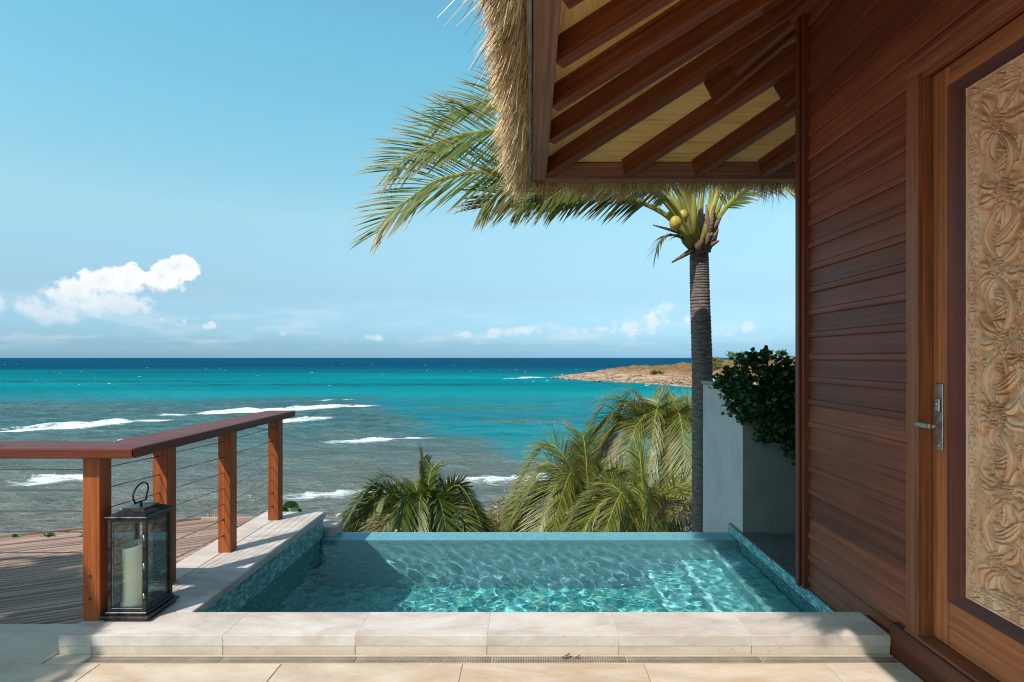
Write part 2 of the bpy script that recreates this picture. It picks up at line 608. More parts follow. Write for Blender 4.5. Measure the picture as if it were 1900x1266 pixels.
m_, nt, bs = material('glass_pane')
bs.inputs['Base Color'].default_value = (0.93, 0.97, 0.97, 1)
bs.inputs['Roughness'].default_value = 0.0
bs.inputs['IOR'].default_value = 1.45
gl = nt.node('ShaderNodeBsdfGlossy')
gl.inputs['Roughness'].default_value = 0.02
tr = nt.node('ShaderNodeBsdfTransparent')
tr.inputs['Color'].default_value = (0.965, 0.985, 0.98, 1)
fr = nt.node('ShaderNodeFresnel')
fr.inputs['IOR'].default_value = 1.5
mx = nt.node('ShaderNodeMixShader')
nt.put(mx.inputs[0], nt.math('MULTIPLY', fr.outputs[0], 0.9, clamp=True))
nt.l.new(tr.outputs[0], mx.inputs[1])
nt.l.new(gl.outputs[0], mx.inputs[2])
nt.l.new(mx.outputs[0], m_.node_tree.nodes['Material Output'].inputs[0])
M_GLASS = m_

m_, nt, bs = material('candle_wax')
bs.inputs['Base Color'].default_value = (1.0, 0.87, 0.64, 1)
bs.inputs['Roughness'].default_value = 0.45
bs.inputs['Subsurface Weight'].default_value = 0.12
bs.inputs['Subsurface Radius'].default_value = (0.02, 0.016, 0.010)
bs.inputs['Subsurface Scale'].default_value = 0.5
M_WAX = m_

m_, nt, bs = material('candle_wick')
bs.inputs['Base Color'].default_value = (0.10, 0.085, 0.06, 1)
M_WICK = m_

# perforated drain grate
m_, nt, bs = material('drain_grate')
v = nt.coord('Object')
vx, vy, vz = nt.sep(v)[:3]
fxx = nt.math('SUBTRACT', nt.math('FRACT', nt.math('DIVIDE', nt.math('ADD', vx, 5.0), 0.0115)), 0.5)
rowi = nt.math('DIVIDE', nt.math('ADD', vy, 5.0), 0.0115)
fyy = nt.math('SUBTRACT', nt.math('FRACT', rowi), 0.5)
d2 = nt.math('ADD', nt.math('MULTIPLY', fxx, fxx), nt.math('MULTIPLY', fyy, fyy))
hole = nt.maprange(d2, 0.085, 0.06)
rim = nt.math('GREATER_THAN', nt.math('ABSOLUTE', vy), 0.027)
hole = nt.math('MULTIPLY', hole, nt.math('SUBTRACT', 1.0, rim))
base = nt.ramp(nt.noise(v, 8, 5, 0.6), [(0.3, (0.20, 0.16, 0.125)), (0.7, (0.36, 0.31, 0.26))])
nt.put(bs.inputs['Base Color'], nt.mix(hole, base, (0.025, 0.02, 0.016)))
bs.inputs['Roughness'].default_value = 0.55
bs.inputs['Metallic'].default_value = 0.25
nt.put(bs.inputs['Normal'], nt.bump(nt.math('SUBTRACT', 1.0, hole), 0.6, 0.003))
M_GRATE = m_


def leafmat(name, c1, c2, tip=None, trans=0.25, rough=0.45):
    m, nt, bs = material(name)
    geo = nt.node('ShaderNodeNewGeometry')
    rnd = geo.outputs['Random Per Island']
    c = nt.mix(rnd, c1, c2)
    n = nt.noise(geo.outputs['Position'], 6.0, 4, 0.6)
    c = nt.mix(nt.maprange(n, 0.4, 0.7, 0, 0.45), c, tuple(x * 0.55 for x in c1))
    if tip is not None:
        at_ = nt.node('ShaderNodeAttribute', attribute_name='tip')
        c = nt.mix(at_.outputs['Fac'], c, tip)
    nt.put(bs.inputs['Base Color'], c)
    bs.inputs['Roughness'].default_value = rough
    bs.inputs['Specular IOR Level'].default_value = 0.4
    tl = nt.node('ShaderNodeBsdfTranslucent')
    nt.put(tl.inputs['Color'], nt.mix(1.0, c, (1.35, 1.45, 0.75), 'MULTIPLY'))
    mx = nt.node('ShaderNodeMixShader')
    mx.inputs[0].default_value = trans
    nt.l.new(bs.outputs[0], mx.inputs[1])
    nt.l.new(tl.outputs[0], mx.inputs[2])
    nt.l.new(mx.outputs[0], m.node_tree.nodes['Material Output'].inputs[0])
    return m


M_FROND = leafmat('coconut_leaf', (0.045, 0.085, 0.016), (0.20, 0.215, 0.038), (0.38, 0.27, 0.17), 0.30)
M_FROND_DARK = leafmat('fan_leaf', (0.022, 0.050, 0.007), (0.13, 0.165, 0.022), (0.27, 0.22, 0.12), 0.25)
M_FROND_PALE = leafmat('pale_palm_leaf', (0.040, 0.064, 0.008), (0.22, 0.215, 0.026), (0.34, 0.24, 0.12), 0.16)
M_DRYFROND = leafmat('dead_palm_leaf', (0.12, 0.08, 0.035), (0.24, 0.165, 0.075), (0.34, 0.26, 0.17), 0.15)
M_SHRUB = leafmat('shrub_leaf', (0.012, 0.042, 0.014), (0.032, 0.082, 0.024), None, 0.2, 0.35)
M_DRYLEAF = leafmat('dry_shrub_leaf', (0.10, 0.105, 0.03), (0.28, 0.20, 0.055), None, 0.25, 0.6)
M_GREENLEAF = leafmat('green_leaf', (0.05, 0.13, 0.02), (0.12, 0.22, 0.04), None, 0.25, 0.4)
M_RED = leafmat('red_petal', (0.22, 0.03, 0.03), (0.34, 0.06, 0.05), None, 0.3)


def plain(name, c1, c2, scale=12, rough=0.8, stretch=(1, 1, 1), bump=0.3, bdist=0.01):
    m, nt, bs = material(name)
    v = nt.mapping(nt.coord('Object'), scale=stretch)
    n = nt.noise(v, scale, 6, 0.62, 0.3)
    nt.put(bs.inputs['Base Color'], nt.ramp(n, [(0.32, c1), (0.68, c2)]))
    bs.inputs['Roughness'].default_value = rough
    bs.inputs['Specular IOR Level'].default_value = 0.25
    nt.put(bs.inputs['Normal'], nt.bump(n, bump, bdist))
    return m


M_TRUNK = plain('palm_bark', (0.070, 0.056, 0.050), (0.20, 0.165, 0.145), 14, 0.9, (1, 1, 4), 0.6, 0.02)
M_PETIOLE = plain('palm_petiole', (0.16, 0.165, 0.028), (0.32, 0.28, 0.055), 5, 0.5, (1, 1, 1), 0.1)
M_HUSK = plain('palm_husk', (0.085, 0.05, 0.035), (0.25, 0.165, 0.115), 20, 0.95, (1, 1, 3), 0.6)
M_NUT = plain('coconut_shell', (0.32, 0.24, 0.03), (0.48, 0.38, 0.07), 6, 0.4)
M_TWIG = plain('dry_twig', (0.20, 0.12, 0.06), (0.36, 0.25, 0.13), 20, 0.9)
M_THATCH_BODY = plain('thatch_body', (0.20, 0.13, 0.06), (0.46, 0.33, 0.17), 30, 0.95, (1, 1, 6), 0.8, 0.03)

m_, nt, bs = material('thatch_straw')
geo = nt.node('ShaderNodeNewGeometry')
c = nt.ramp(geo.outputs['Random Per Island'], [(0.0, (0.20, 0.115, 0.045)), (0.25, (0.48, 0.30, 0.13)), (0.55, (0.66, 0.46, 0.23)), (0.8, (0.78, 0.58, 0.33)),
                                               (1.0, (0.86, 0.70, 0.47))])
nt.put(bs.inputs['Base Color'], c)
bs.inputs['Roughness'].default_value = 0.6
M_STRAW = m_

# reed matting under the thatch
m_, nt, bs = material('reed_matting')
v = nt.coord('Object')
wv = nt.node('ShaderNodeTexWave', wave_type='BANDS', bands_direction='Z', wave_profile='SIN')
nt.put(wv.inputs['Vector'], v)
wv.inputs['Scale'].default_value = 55
wv.inputs['Distortion'].default_value = 1.2
wv.inputs['Detail'].default_value = 3
n1 = nt.noise(nt.mapping(v, scale=(2, 2, 160)), 1.0, 4, 0.6)
n2 = nt.noise(nt.mapping(v, scale=(1.2, 1.2, 30)), 1.0, 3, 0.6)
f = nt.math('ADD', nt.math('MULTIPLY', n1, 0.6), nt.math('MULTIPLY', n2, 0.4))
c = nt.ramp(f, [(0.34, (0.74, 0.37, 0.10)), (0.48, (0.97, 0.61, 0.20)), (0.7, (0.98, 0.72, 0.33))])
nt.put(bs.inputs['Base Color'], c)
bs.inputs['Roughness'].default_value = 0.6
nt.put(bs.inputs['Normal'], nt.bump(wv.outputs['Fac'], 0.5, 0.004))
M_REED = m_

# carved panel
m_, nt, bs = material('carved_teak')
v = nt.coord('Object')
n1 = nt.noise(nt.mapping(v, scale=(6, 14, 3)), 1.0, 6, 0.6, 0.8)
n2 = nt.noise(v, 9, 5, 0.6, 0.6)
n3 = nt.noise(nt.mapping(v, scale=(60, 160, 8)), 1.0, 3, 0.5)
c = nt.ramp(n1, [(0.3, (0.55, 0.27, 0.135)), (0.5, (0.76, 0.43, 0.245)), (0.72, (0.84, 0.55, 0.35))])
c = nt.mix(nt.maprange(n2, 0.50, 0.68, 0, 0.7), c, (0.54, 0.22, 0.065))
c = nt.mix(nt.maprange(n3, 0.45, 0.75, 0, 0.35), c, (0.28, 0.15, 0.08))
nt.put(bs.inputs['Base Color'], c)
bs.inputs['Roughness'].default_value = 0.55
M_CARVED = m_

# ------------------------------------------------------------------ sea
SEA = -6.6
H_SEA = EYE - SEA


def px_of(X, Y, Z=SEA):
    return CX + F * X / Y, CY + F * (EYE - Z) / Y


reefX = np.array([-900, -420, -104, -60, -36, -19, -11, -4, 0, 5, 15, 30, 60])
reefY = np.array([230, 175, 116, 112, 119, 88, 66, 54, 46, 40, 36, 34, 30.0])

nr, nc = 430, 520
rows = 23.0 * (32000 / 23.0) ** (np.linspace(0, 1, nr) ** 1.25)
us = np.linspace(-1.45, 1.45, nc)
YY, UU = np.meshgrid(rows, us, indexing='ij')
XX = YY * UU
dr = np.gradient(rows)[:, None]


def swell(X, Y):
    a = np.clip(1.15 - Y / 260.0, 0.0, 1.0)
    wob = 5.0 * fbm(X / 30.0, Y / 30.0, 3)
    w = 0.13 * np.sin((Y * 1.0 - X * 0.22 + wob) * 2 * math.pi / 8.5) + 0.06 * np.sin((Y * 0.9 + X * 0.35 + wob * 1.4) * 2 * math.pi / 4.1)
    w = w + 0.26 * (fbm(X / 2.6, Y / 1.5, 3) - 0.5)
    return w * a


ZZ = SEA + swell(XX, YY)
wobX = XX + 9.0 * (fbm(XX / 22.0, YY / 22.0, 4) - 0.5)
edge = np.interp(wobX, reefX, reefY) + 26 * (fbm(XX / 34.0, YY / 26.0, 4) - 0.5) * np.clip(YY / 70.0, 0.2, 1.3)
reef = 1 / (1 + np.exp((YY - edge) / (0.05 * YY)))
# dark weed patches in the bay
for (cx_, cy_, rx_, ry_) in [(-6, 93, 16, 5), (12, 100, 14, 4), (-1, 76, 12, 3), (9, 62, 9, 2.2), (-60, 175, 90, 10), (60, 190, 60, 9), (-180, 200, 120, 16),
                             (-20, 330, 90, 20), (90, 360, 120, 26)]:
    q = ((XX - cx_) / rx_) ** 2 + ((YY - cy_) / ry_) ** 2
    reef = np.maximum(reef, np.clip(1.25 - q, 0, 1) * 0.85 * (0.3 + 0.9 * fbm(XX / 9.0, YY / 4.0, 3)))
deep = 1 / (1 + np.exp(-(YY - 330 - 90 * (fbm(XX / 160.0, YY / 120.0, 3) - 0.5)) / 60))
shallow = np.clip(1.6 - YY / 42.0, 0, 1)
pale = np.clip(1 - np.abs(YY - 47) / 17.0, 0, 1) * np.clip((XX + 4) / 8.0, 0, 1)
foam = np.zeros_like(XX)


def breaker_line(px0, py0, px1, py1):
    d0, d1 = H_SEA * F / (py0 - CY), H_SEA * F / (py1 - CY)
    return np.array([(px0 - CX) / F * d0, d0]), np.array([(px1 - CX) / F * d1, d1])


BREAKERS = [(-60, 803, 268, 779, 0.60, 'longest breaking wave, white foam at the left edge of the sea'),
            (345, 768, 486, 760, 0.52, 'white breaking wave just left of the end of the handrail'),
            (526, 759, 660, 752, 0.62, 'white breaking wave above the far end of the handrail'),
            (662, 818, 718, 814, 0.34, 'left one of two small foam crests in mid water'),
            (734, 814, 774, 811, 0.26, 'right one of two small foam crests in mid water'),
            (96, 886, 168, 882, 0.24, 'small foam crest seen behind the steel cables at left'),
            (205, 823, 243, 818, 0.26, 'short foam crest just above the handrail corner'),
            (556, 914, 628, 910, 0.15, 'low foam crest beyond the end of the stone coping'),
            (630, 912, 740, 906, 0.10, 'thin foam line behind the dark green fan palm'),
            (842, 893, 1002, 884, 0.13, 'thin foam line left of the tall pale palms'),
            (500, 782, 590, 776, 0.30, 'foam crest behind the last railing post'),
            (955, 702, 998, 700, 0.62, 'small white breaker off the tip of the headland'),
            (600, 743, 655, 741, 0.20, 'faint foam crest beyond the white breakers')]
for (a, b, c, d, h, _) in BREAKERS:
    p, q = breaker_line(a, b, c, d)
    t = np.clip(((XX - p[0]) * (q[0] - p[0]) + (YY - p[1]) * (q[1] - p[1])) / ((q - p) @ (q - p)), 0, 1)
    dd = np.hypot(XX - p[0] - t * (q[0] - p[0]), (YY - p[1] - t * (q[1] - p[1])))
    foam = np.maximum(foam, np.clip(1 - dd / (4.0 + 5.5 * h), 0, 1) * (0.75 if YY is None else 1) * np.where(YY < p[1] + t * (q[1] - p[1]) + 0.6, 1.0, 0.25) * min(1, 0.45 + h))
shore_foam = np.clip(1 - np.abs(YY - 31.5 - 3 * (fbm(XX / 7.0, YY * 0, 3) - 0.5)) / 1.6, 0, 1) * 0.35
foam = np.maximum(foam, shore_foam)
wash = np.clip(1 - np.abs(YY - 78) / 26, 0, 1) * np.clip((-XX - 8) / 15, 0, 1) * 0.34
foam = np.maximum(foam, wash)

verts = np.stack([XX, YY, ZZ], -1).reshape(-1, 3)
idx = np.arange(nr * nc).reshape(nr, nc)
quads = np.stack([idx[:-1, :-1], idx[:-1, 1:], idx[1:, 1:], idx[1:, :-1]], -1).reshape(-1, 4)
me = bpy.data.meshes.new('sea')
me.vertices.add(len(verts))
me.vertices.foreach_set('co', verts.ravel())
me.loops.add(quads.size)
me.loops.foreach_set('vertex_index', quads.ravel())
me.polygons.add(len(quads))
me.polygons.foreach_set('loop_start', np.arange(0, quads.size, 4))
me.polygons.foreach_set('use_smooth', np.ones(len(quads), bool))
me.update(calc_edges=True)
for nm, arr in (('reef', reef), ('deep', deep), ('shallow', shallow), ('far', np.clip((YY - 95) / 60, 0, 1)), ('pale', pale), ('foam', foam)):
    at_ = me.attributes.new(nm, 'FLOAT', 'POINT')
    at_.data.foreach_set('value', np.clip(arr, 0, 1).ravel().astype(np.float32))

m_, nt, bs = material('sea_water')
g = lambda s: nt.node('ShaderNodeAttribute', attribute_name=s).outputs['Fac']
P = nt.node('ShaderNodeNewGeometry').outputs['Position']
turq_n = nt.noise(nt.mapping(P, scale=(0.006, 0.02, 1)), 1.0, 5, 0.6)
turq = nt.ramp(turq_n, [(0.3, (0.0, 0.125, 0.158)), (0.52, (0.0, 0.185, 0.215)), (0.72, (0.002, 0.245, 0.262))])
deep_c = nt.ramp(nt.noise(nt.mapping(P, scale=(0.003, 0.012, 1)), 1.0, 5, 0.6), [(0.3, (0.001, 0.040, 0.085)), (0.7, (0.001, 0.066, 0.12))])
col = nt.mix(g('deep'), turq, deep_c)
col = nt.mix(nt.math('MULTIPLY', g('pale'), 0.8), col, (0.065, 0.21, 0.195))
patch = nt.noise(nt.mapping(P, scale=(0.14, 0.30, 1)), 1.0, 7, 0.68, 0.4)
patch2 = nt.noise(nt.mapping(P, scale=(0.8, 1.7, 1)), 1.0, 4, 0.65)
reef_c = nt.ramp(patch, [(0.30, (0.022, 0.056, 0.060)), (0.44, (0.044, 0.112, 0.120)), (0.55, (0.056, 0.170, 0.178)), (0.68, (0.13, 0.15, 0.105))])
reef_c = nt.mix(nt.maprange(patch2, 0.42, 0.62, 0, 0.75), reef_c, (0.020, 0.055, 0.060))
reef_c = nt.mix(nt.maprange(nt.noise(nt.mapping(P, scale=(0.45, 1.6, 1)), 1.0, 5, 0.7), 0.52, 0.7, 0, 0.6), reef_c, (0.13, 0.225, 0.225))  # pale streaks: sky sparkle on the ripples, painted into the water colour
reef_c = nt.mix(g('far'), reef_c, (0.010, 0.085, 0.105))
reef_c = nt.mix(g('shallow'), reef_c, nt.ramp(patch2, [(0.35, (0.10, 0.095, 0.075)), (0.65, (0.21, 0.20, 0.165))]))
col = nt.mix(nt.maprange(nt.math('ADD', g('reef'), nt.math('MULTIPLY', nt.math('SUBTRACT', patch, 0.5), 1.5)), 0.15, 0.95), col, reef_c)
fn = nt.noise(nt.mapping(P, scale=(0.55, 1.3, 1)), 1.0, 9, 0.75, 0.9)
fm = nt.maprange(nt.math('ADD', nt.math('MULTIPLY', g('foam'), 0.85), nt.math('MULTIPLY', fn, 0.9)), 0.80, 1.02)
nt.put(bs.inputs['Base Color'], nt.mix(fm, col, (0.82, 0.86, 0.86)))
nt.put(bs.inputs['Roughness'], nt.maprange(fm, 0, 1, 0.16, 0.8))
bs.inputs['IOR'].default_value = 1.333
bs.inputs['Specular IOR Level'].default_value = 0.10
b1 = nt.noise(nt.mapping(P, scale=(0.40, 0.95, 1)), 1.0, 7, 0.66, 0.5)
b2 = nt.noise(nt.mapping(P, scale=(2.6, 4.4, 1)), 1.0, 4, 0.6)
hgt = nt.math('ADD', nt.math('MULTIPLY', b1, 0.8), nt.math('MULTIPLY', b2, 0.25))
nrm_s = nt.bump(hgt, 1.0, 1.0)
df = nt.node('ShaderNodeBsdfDiffuse')
nt.put(df.inputs['Color'], nt.mix(fm, col, (0.82, 0.86, 0.86)))
nt.put(df.inputs['Normal'], nt.bump(hgt, 1.0, 0.9))
gs = nt.node('ShaderNodeBsdfGlossy')
gs.inputs['Roughness'].default_value = 0.12
nt.put(gs.inputs['Normal'], nrm_s)
fs_ = nt.node('ShaderNodeFresnel')
fs_.inputs['IOR'].default_value = 1.333
nt.put(fs_.inputs['Normal'], nrm_s)
cap_ = nt.maprange(g('far'), 0, 1, 0.22, 0.028)
fac_s = nt.math('MULTIPLY', nt.math('MINIMUM', fs_.outputs[0], cap_), nt.math('SUBTRACT', 1.0, fm))
mxs = nt.node('ShaderNodeMixShader')
nt.put(mxs.inputs[0], fac_s)
nt.l.new(df.outputs[0], mxs.inputs[1])
nt.l.new(gs.outputs[0], mxs.inputs[2])
nt.l.new(mxs.outputs[0], m_.node_tree.nodes['Material Output'].inputs[0])
me.materials.append(m_)
sea = bpy.data.objects.new('sea', me)
link(sea)
tag(sea, 'turquoise sea with grey reef shallows reaching the horizon', kind='structure')

# breaking waves: a ridge with a curled, foaming crest
m_, nt, bs = material('wave_foam')
P = nt.node('ShaderNodeNewGeometry').outputs['Position']
n = nt.noise(P, 2.6, 8, 0.75, 0.8)
at_ = nt.node('ShaderNodeAttribute', attribute_name='crest')
f = nt.maprange(nt.math('ADD', nt.math('MULTIPLY', at_.outputs['Fac'], 0.72), nt.math('MULTIPLY', n, 1.5)), 1.16, 1.40)
nt.put(bs.inputs['Base Color'], nt.mix(f, (0.035, 0.12, 0.12), (0.66, 0.69, 0.70)))
nt.put(bs.inputs['Roughness'], nt.maprange(f, 0, 1, 0.2, 0.85))
nt.put(bs.inputs['Normal'], nt.bump(nt.noise(P, 2.6, 6, 0.7), 0.9, 0.25))
M_FOAM = m_
for k, (a, b, c, d, h, lab) in enumerate(BREAKERS):
    p, q = breaker_line(a, b, c, d)
    L = float(np.hypot(*(q - p)))
    dirv = (q - p) / L
    nrm = np.array([dirv[1], -dirv[0]])          # towards the shore
    if nrm[1] > 0:
        nrm = -nrm
    ns = max(24, int(L / 0.18))
    prof = [(-2.6, 0.0, 0.0), (-1.5, 0.30, 0.0), (-0.7, 0.78, 0.1), (-0.15, 1.0, 0.7), (0.25, 0.96, 1.0), (0.5, 0.70, 1.0),
            (0.58, 0.40, 1.0), (0.9, 0.20, 0.85), (1.6, 0.08, 0.45), (2.8, 0.0, 0.05)]
    V, cr = [], []
    for i in range(ns + 1):
        t = i / ns
        env = min(1.0, math.sin(math.pi * min(max(t, 0.0), 1.0)) ** 0.45 + 0.02)
        hh = 0.62 * h * env * (0.45 + 1.1 * float(fbm(t * L / 2.2 + 31 * k, 3.3 * k, 3)))
        base = p + dirv * L * t + nrm * (1.4 * (float(fbm(t * L / 6.0 + 11 * k, 1.7, 3)) - 0.5) * 2)
        for (s, z, cf) in prof:
            jit = (float(vnoise(t * L * 2.2 + 7 * s, s * 5 + k)) - 0.5) * 0.5 * h
            w = base + nrm * (s * h * 1.25 + jit)
            zz = SEA + float(swell(np.array([w[0]]), np.array([w[1]]))[0]) - 0.05 + hh * z * 1.0 + jit * 0.3 * z
            V.append((w[0], w[1], zz))
            cr.append(cf * (0.45 + 0.55 * env) * (0.55 + 0.9 * float(fbm(t * L / 3.1 + 5 * k, 8.0 + s * 0.4, 3))))
    m = len(prof)
    Fc = [(i * m + j, i * m + j + 1, (i + 1) * m + j + 1, (i + 1) * m + j) for i in range(ns) for j in range(m - 1)]
    o = mesh_obj('breaking_wave', V, Fc, M_FOAM, None, True)
    at_ = o.data.attributes.new('crest', 'FLOAT', 'POINT')
    at_.data.foreach_set('value', np.array(cr, np.float32))
    tag(o, lab, 'wave', 'breaking waves over the reef')

# far whitecaps: many specks of foam
V, Fc = [], []
for i in range(120):
    Y = 170 + 1300 * random.random() ** 1.3
    X = Y * random.uniform(-1.2, 0.55)
    l, w, hh = random.uniform(0.15, 0.7) * (1 + Y / 1500), random.uniform(0.1, 0.3), random.uniform(0.02, 0.07) * (1 + Y / 1800)
    n0 = len(V)
    V += [(X - l, Y - w, SEA), (X, Y - w * 1.3, SEA), (X + l, Y - w, SEA), (X - l * .5, Y, SEA + hh), (X + l * .4, Y, SEA + hh * .9),
          (X - l, Y + w, SEA), (X + l, Y + w, SEA)]
    Fc += [(n0, n0 + 1, n0 + 3), (n0 + 1, n0 + 4, n0 + 3), (n0 + 1, n0 + 2, n0 + 4), (n0, n0 + 3, n0 + 5), (n0 + 3, n0 + 4, n0 + 6, n0 + 5), (n0 + 4, n0 + 2, n0 + 6)]
m_, nt, bs = material('whitecap_foam')
bs.inputs['Base Color'].default_value = (0.82, 0.86, 0.88, 1)
bs.inputs['Roughness'].default_value = 0.9
o = mesh_obj('whitecaps', V, Fc, m_)
tag(o, 'scattered specks of white foam far out at sea', 'foam', kind='stuff')

# ------------------------------------------------------------------ hillside under the house, down to the beach
gx_ = np.concatenate([np.arange(-90, -14, 3.0), np.arange(-14, 16, 0.6), np.arange(16, 140, 3.0)])
gy_ = np.concatenate([np.arange(-60, 4, 4.0), np.arange(4.0, 38, 0.6), np.arange(38, 190, 4.0)])
GX, GY = np.meshgrid(gx_, gy_, indexing='xy')
shoreY = 27.6 + 3.0 * (fbm(GX / 6.0, GX * 0 + 2.2, 3) - 0.5)
inside = np.maximum(shoreY - GY, (GX - (0.37 * GY + 3.5)) * 0.8)
GZ = SEA - 0.02 + np.where(inside > 0, 0.17 * np.minimum(inside, 27), 0.12 * inside)
GZ = np.maximum(GZ, SEA - 3) + 0.35 * (fbm(GX / 2.0, GY / 2.0, 4) - 0.5)
GZ = np.where((GY < 5.2), np.minimum(GZ, -1.2), GZ)
idx = np.arange(GX.size).reshape(GX.shape)
quads = np.stack([idx[:-1, :-1], idx[:-1, 1:], idx[1:, 1:], idx[1:, :-1]], -1).reshape(-1, 4)
m_, nt, bs = material('beach_ground')
P = nt.node('ShaderNodeNewGeometry').outputs['Position']
n1 = nt.noise(P, 0.5, 6, 0.65)
n2 = nt.noise(P, 7.0, 5, 0.7)
c = nt.ramp(nt.math('ADD', nt.math('MULTIPLY', n1, 0.4), nt.math('MULTIPLY', n2, 0.6)),
            [(0.35, (0.09, 0.08, 0.06)), (0.5, (0.21, 0.185, 0.15)), (0.68, (0.38, 0.345, 0.29))])
nt.put(bs.inputs['Base Color'], c)
bs.inputs['Roughness'].default_value = 0.95
nt.put(bs.inputs['Normal'], nt.bump(n2, 0.8, 0.15))
M_BEACH = m_
hill = mesh_obj('ground', np.stack([GX, GY, GZ], -1).reshape(-1, 3), quads.tolist(), M_BEACH, None, True, origin=(0, 0, 0))
tag(hill, 'stony ground sloping down to the beach', kind='structure')

# loose stones along the waterline
V, Fc = [], []
ico = bmesh.new()
bmesh.ops.create_icosphere(ico, subdivisions=1, radius=1.0)
ico_v = np.array([v.co[:] for v in ico.verts])
ico_f = [[v.index for v in f.verts] for f in ico.faces]
ico.free()
for i in range(1500):
    X = random.uniform(-16, 9)
    Y = random.gauss(27.2, 2.0)
    r = random.uniform(0.05, 0.22) * random.choice([1, 1, 1, 1.7])
    q = ico_v * (1 + 0.35 * (RNG.random((len(ico_v), 1)) - 0.5)) * np.array([r * random.uniform(.8, 1.5), r, r * 0.6])
    ins = 27.6 - Y
    z = SEA + (0.17 * ins if ins > 0 else 0.02 * ins) + 0.03
    n0 = len(V)
    V += (q + np.array([X, Y, z])).tolist()
    Fc += [[a + n0 for a in f] for f in ico_f]
M_PEBBLE = plain('beach_stone', (0.10, 0.095, 0.085), (0.33, 0.30, 0.26), 0.9, 0.9)
o = mesh_obj('beach_stones', V, Fc, M_PEBBLE)
tag(o, 'loose grey stones strewn along the waterline', 'stones', kind='stuff')

# ------------------------------------------------------------------ headland
fs = np.array([(9, 228), (14, 217), (21, 200), (35, 181), (42, 158), (62, 128), (110, 105), (200, 96)], float)
bk = np.array([(9, 230), (20, 240), (40, 252), (80, 262), (130, 270), (180, 276), (230, 280), (300, 285)], float)
hs = np.array([0.25, 1.6, 4.0, 6.0, 7.6, 9.5, 12.0, 15.0])
nu, nv = 260, 120
uu = np.linspace(0, 7, nu)
fr_ = np.stack([np.interp(uu, range(8), fs[:, 0]), np.interp(uu, range(8), fs[:, 1])], -1)
bk_ = np.stack([np.interp(uu, range(8), bk[:, 0]), np.interp(uu, range(8), bk[:, 1])], -1)
hh_ = np.interp(uu, range(8), hs)
vv = np.linspace(-0.08, 1.05, nv) ** 1.0
V = np.zeros((nu, nv, 3))
for i in range(nu):
    p = fr_[i] + (bk_[i] - fr_[i]) * vv[:, None]
    n_ = fbm(p[:, 0] / 5.0, p[:, 1] / 5.0, 4)
    n2_ = fbm(p[:, 0] / 16.0 + 5, p[:, 1] / 16.0, 3)
    s = np.clip(vv, 0, 1)
    rise = 0.62 * np.clip(s / 0.30, 0, 1) ** 0.75 + 0.38 * np.clip((s - 0.22) / 0.45, 0, 1)
    fall = np.clip((1.03 - s) / 0.3, 0, 1) ** 0.7
    z = hh_[i] * rise * fall
    led = 1.0 * np.sin((p[:, 0] * 0.9 + p[:, 1] * 1.1 + 8 * n2_) * 1.25) * np.exp(-((s - 0.12) / 0.12) ** 2)
    z = z + (3.4 * (n_ - 0.5) + led) * np.clip(hh_[i] / 5, 0.3, 1) * np.clip(s * 9, 0.25, 1) + 1.1 * (n2_ - 0.5) * np.clip(s * 3, 0, 1)
    z = np.where(vv < 0.005, -0.8, np.maximum(z, -0.6))
    V[i, :, 0], V[i, :, 1], V[i, :, 2] = p[:, 0], p[:, 1], SEA + z
idx = np.arange(nu * nv).reshape(nu, nv)
quads = np.stack([idx[:-1, :-1], idx[1:, :-1], idx[1:, 1:], idx[:-1, 1:]], -1).reshape(-1, 4)
m_, nt, bs = material('headland_rock')
geo = nt.node('ShaderNodeNewGeometry')
P = geo.outputs['Position']
z_ = nt.sep(P)[2]
n1 = nt.noise(P, 0.35, 7, 0.68, 0.4)
n2 = nt.noise(nt.mapping(P, scale=(0.25, 0.25, 2.4), rot=(0.5, 0.2, 0)), 1.0, 6, 0.65)
n3 = nt.noise(P, 0.7, 7, 0.75)
rock = nt.ramp(n2, [(0.32, (0.07, 0.04, 0.028)), (0.45, (0.26, 0.155, 0.10)), (0.58, (0.40, 0.265, 0.18)), (0.72, (0.48, 0.38, 0.30))])
grass = nt.ramp(n3, [(0.36, (0.05, 0.040, 0.015)), (0.47, (0.17, 0.095, 0.040)), (0.60, (0.23, 0.135, 0.062)), (0.75, (0.29, 0.195, 0.105))])
hz = nt.math('ADD', z_, nt.math('MULTIPLY', nt.math('SUBTRACT', n1, 0.5), 4.5))
c = nt.mix(nt.maprange(hz, SEA + 2.0, SEA + 4.2), rock, grass)
c = nt.mix(nt.math('MULTIPLY', nt.maprange(hz, SEA + 1.1, SEA + 0.2), 0.6), c, (0.13, 0.10, 0.08))
nt.put(bs.inputs['Base Color'], c)
bs.inputs['Roughness'].default_value = 0.95
bs.inputs['Specular IOR Level'].default_value = 0.15
nt.put(bs.inputs['Normal'], nt.bump(nt.math('ADD', n2, n3), 0.9, 0.5))
o = mesh_obj('headland', V.reshape(-1, 3), quads.tolist(), m_, None, True)
tag(o, 'low rocky headland with dry brown grass across the bay', kind='structure')

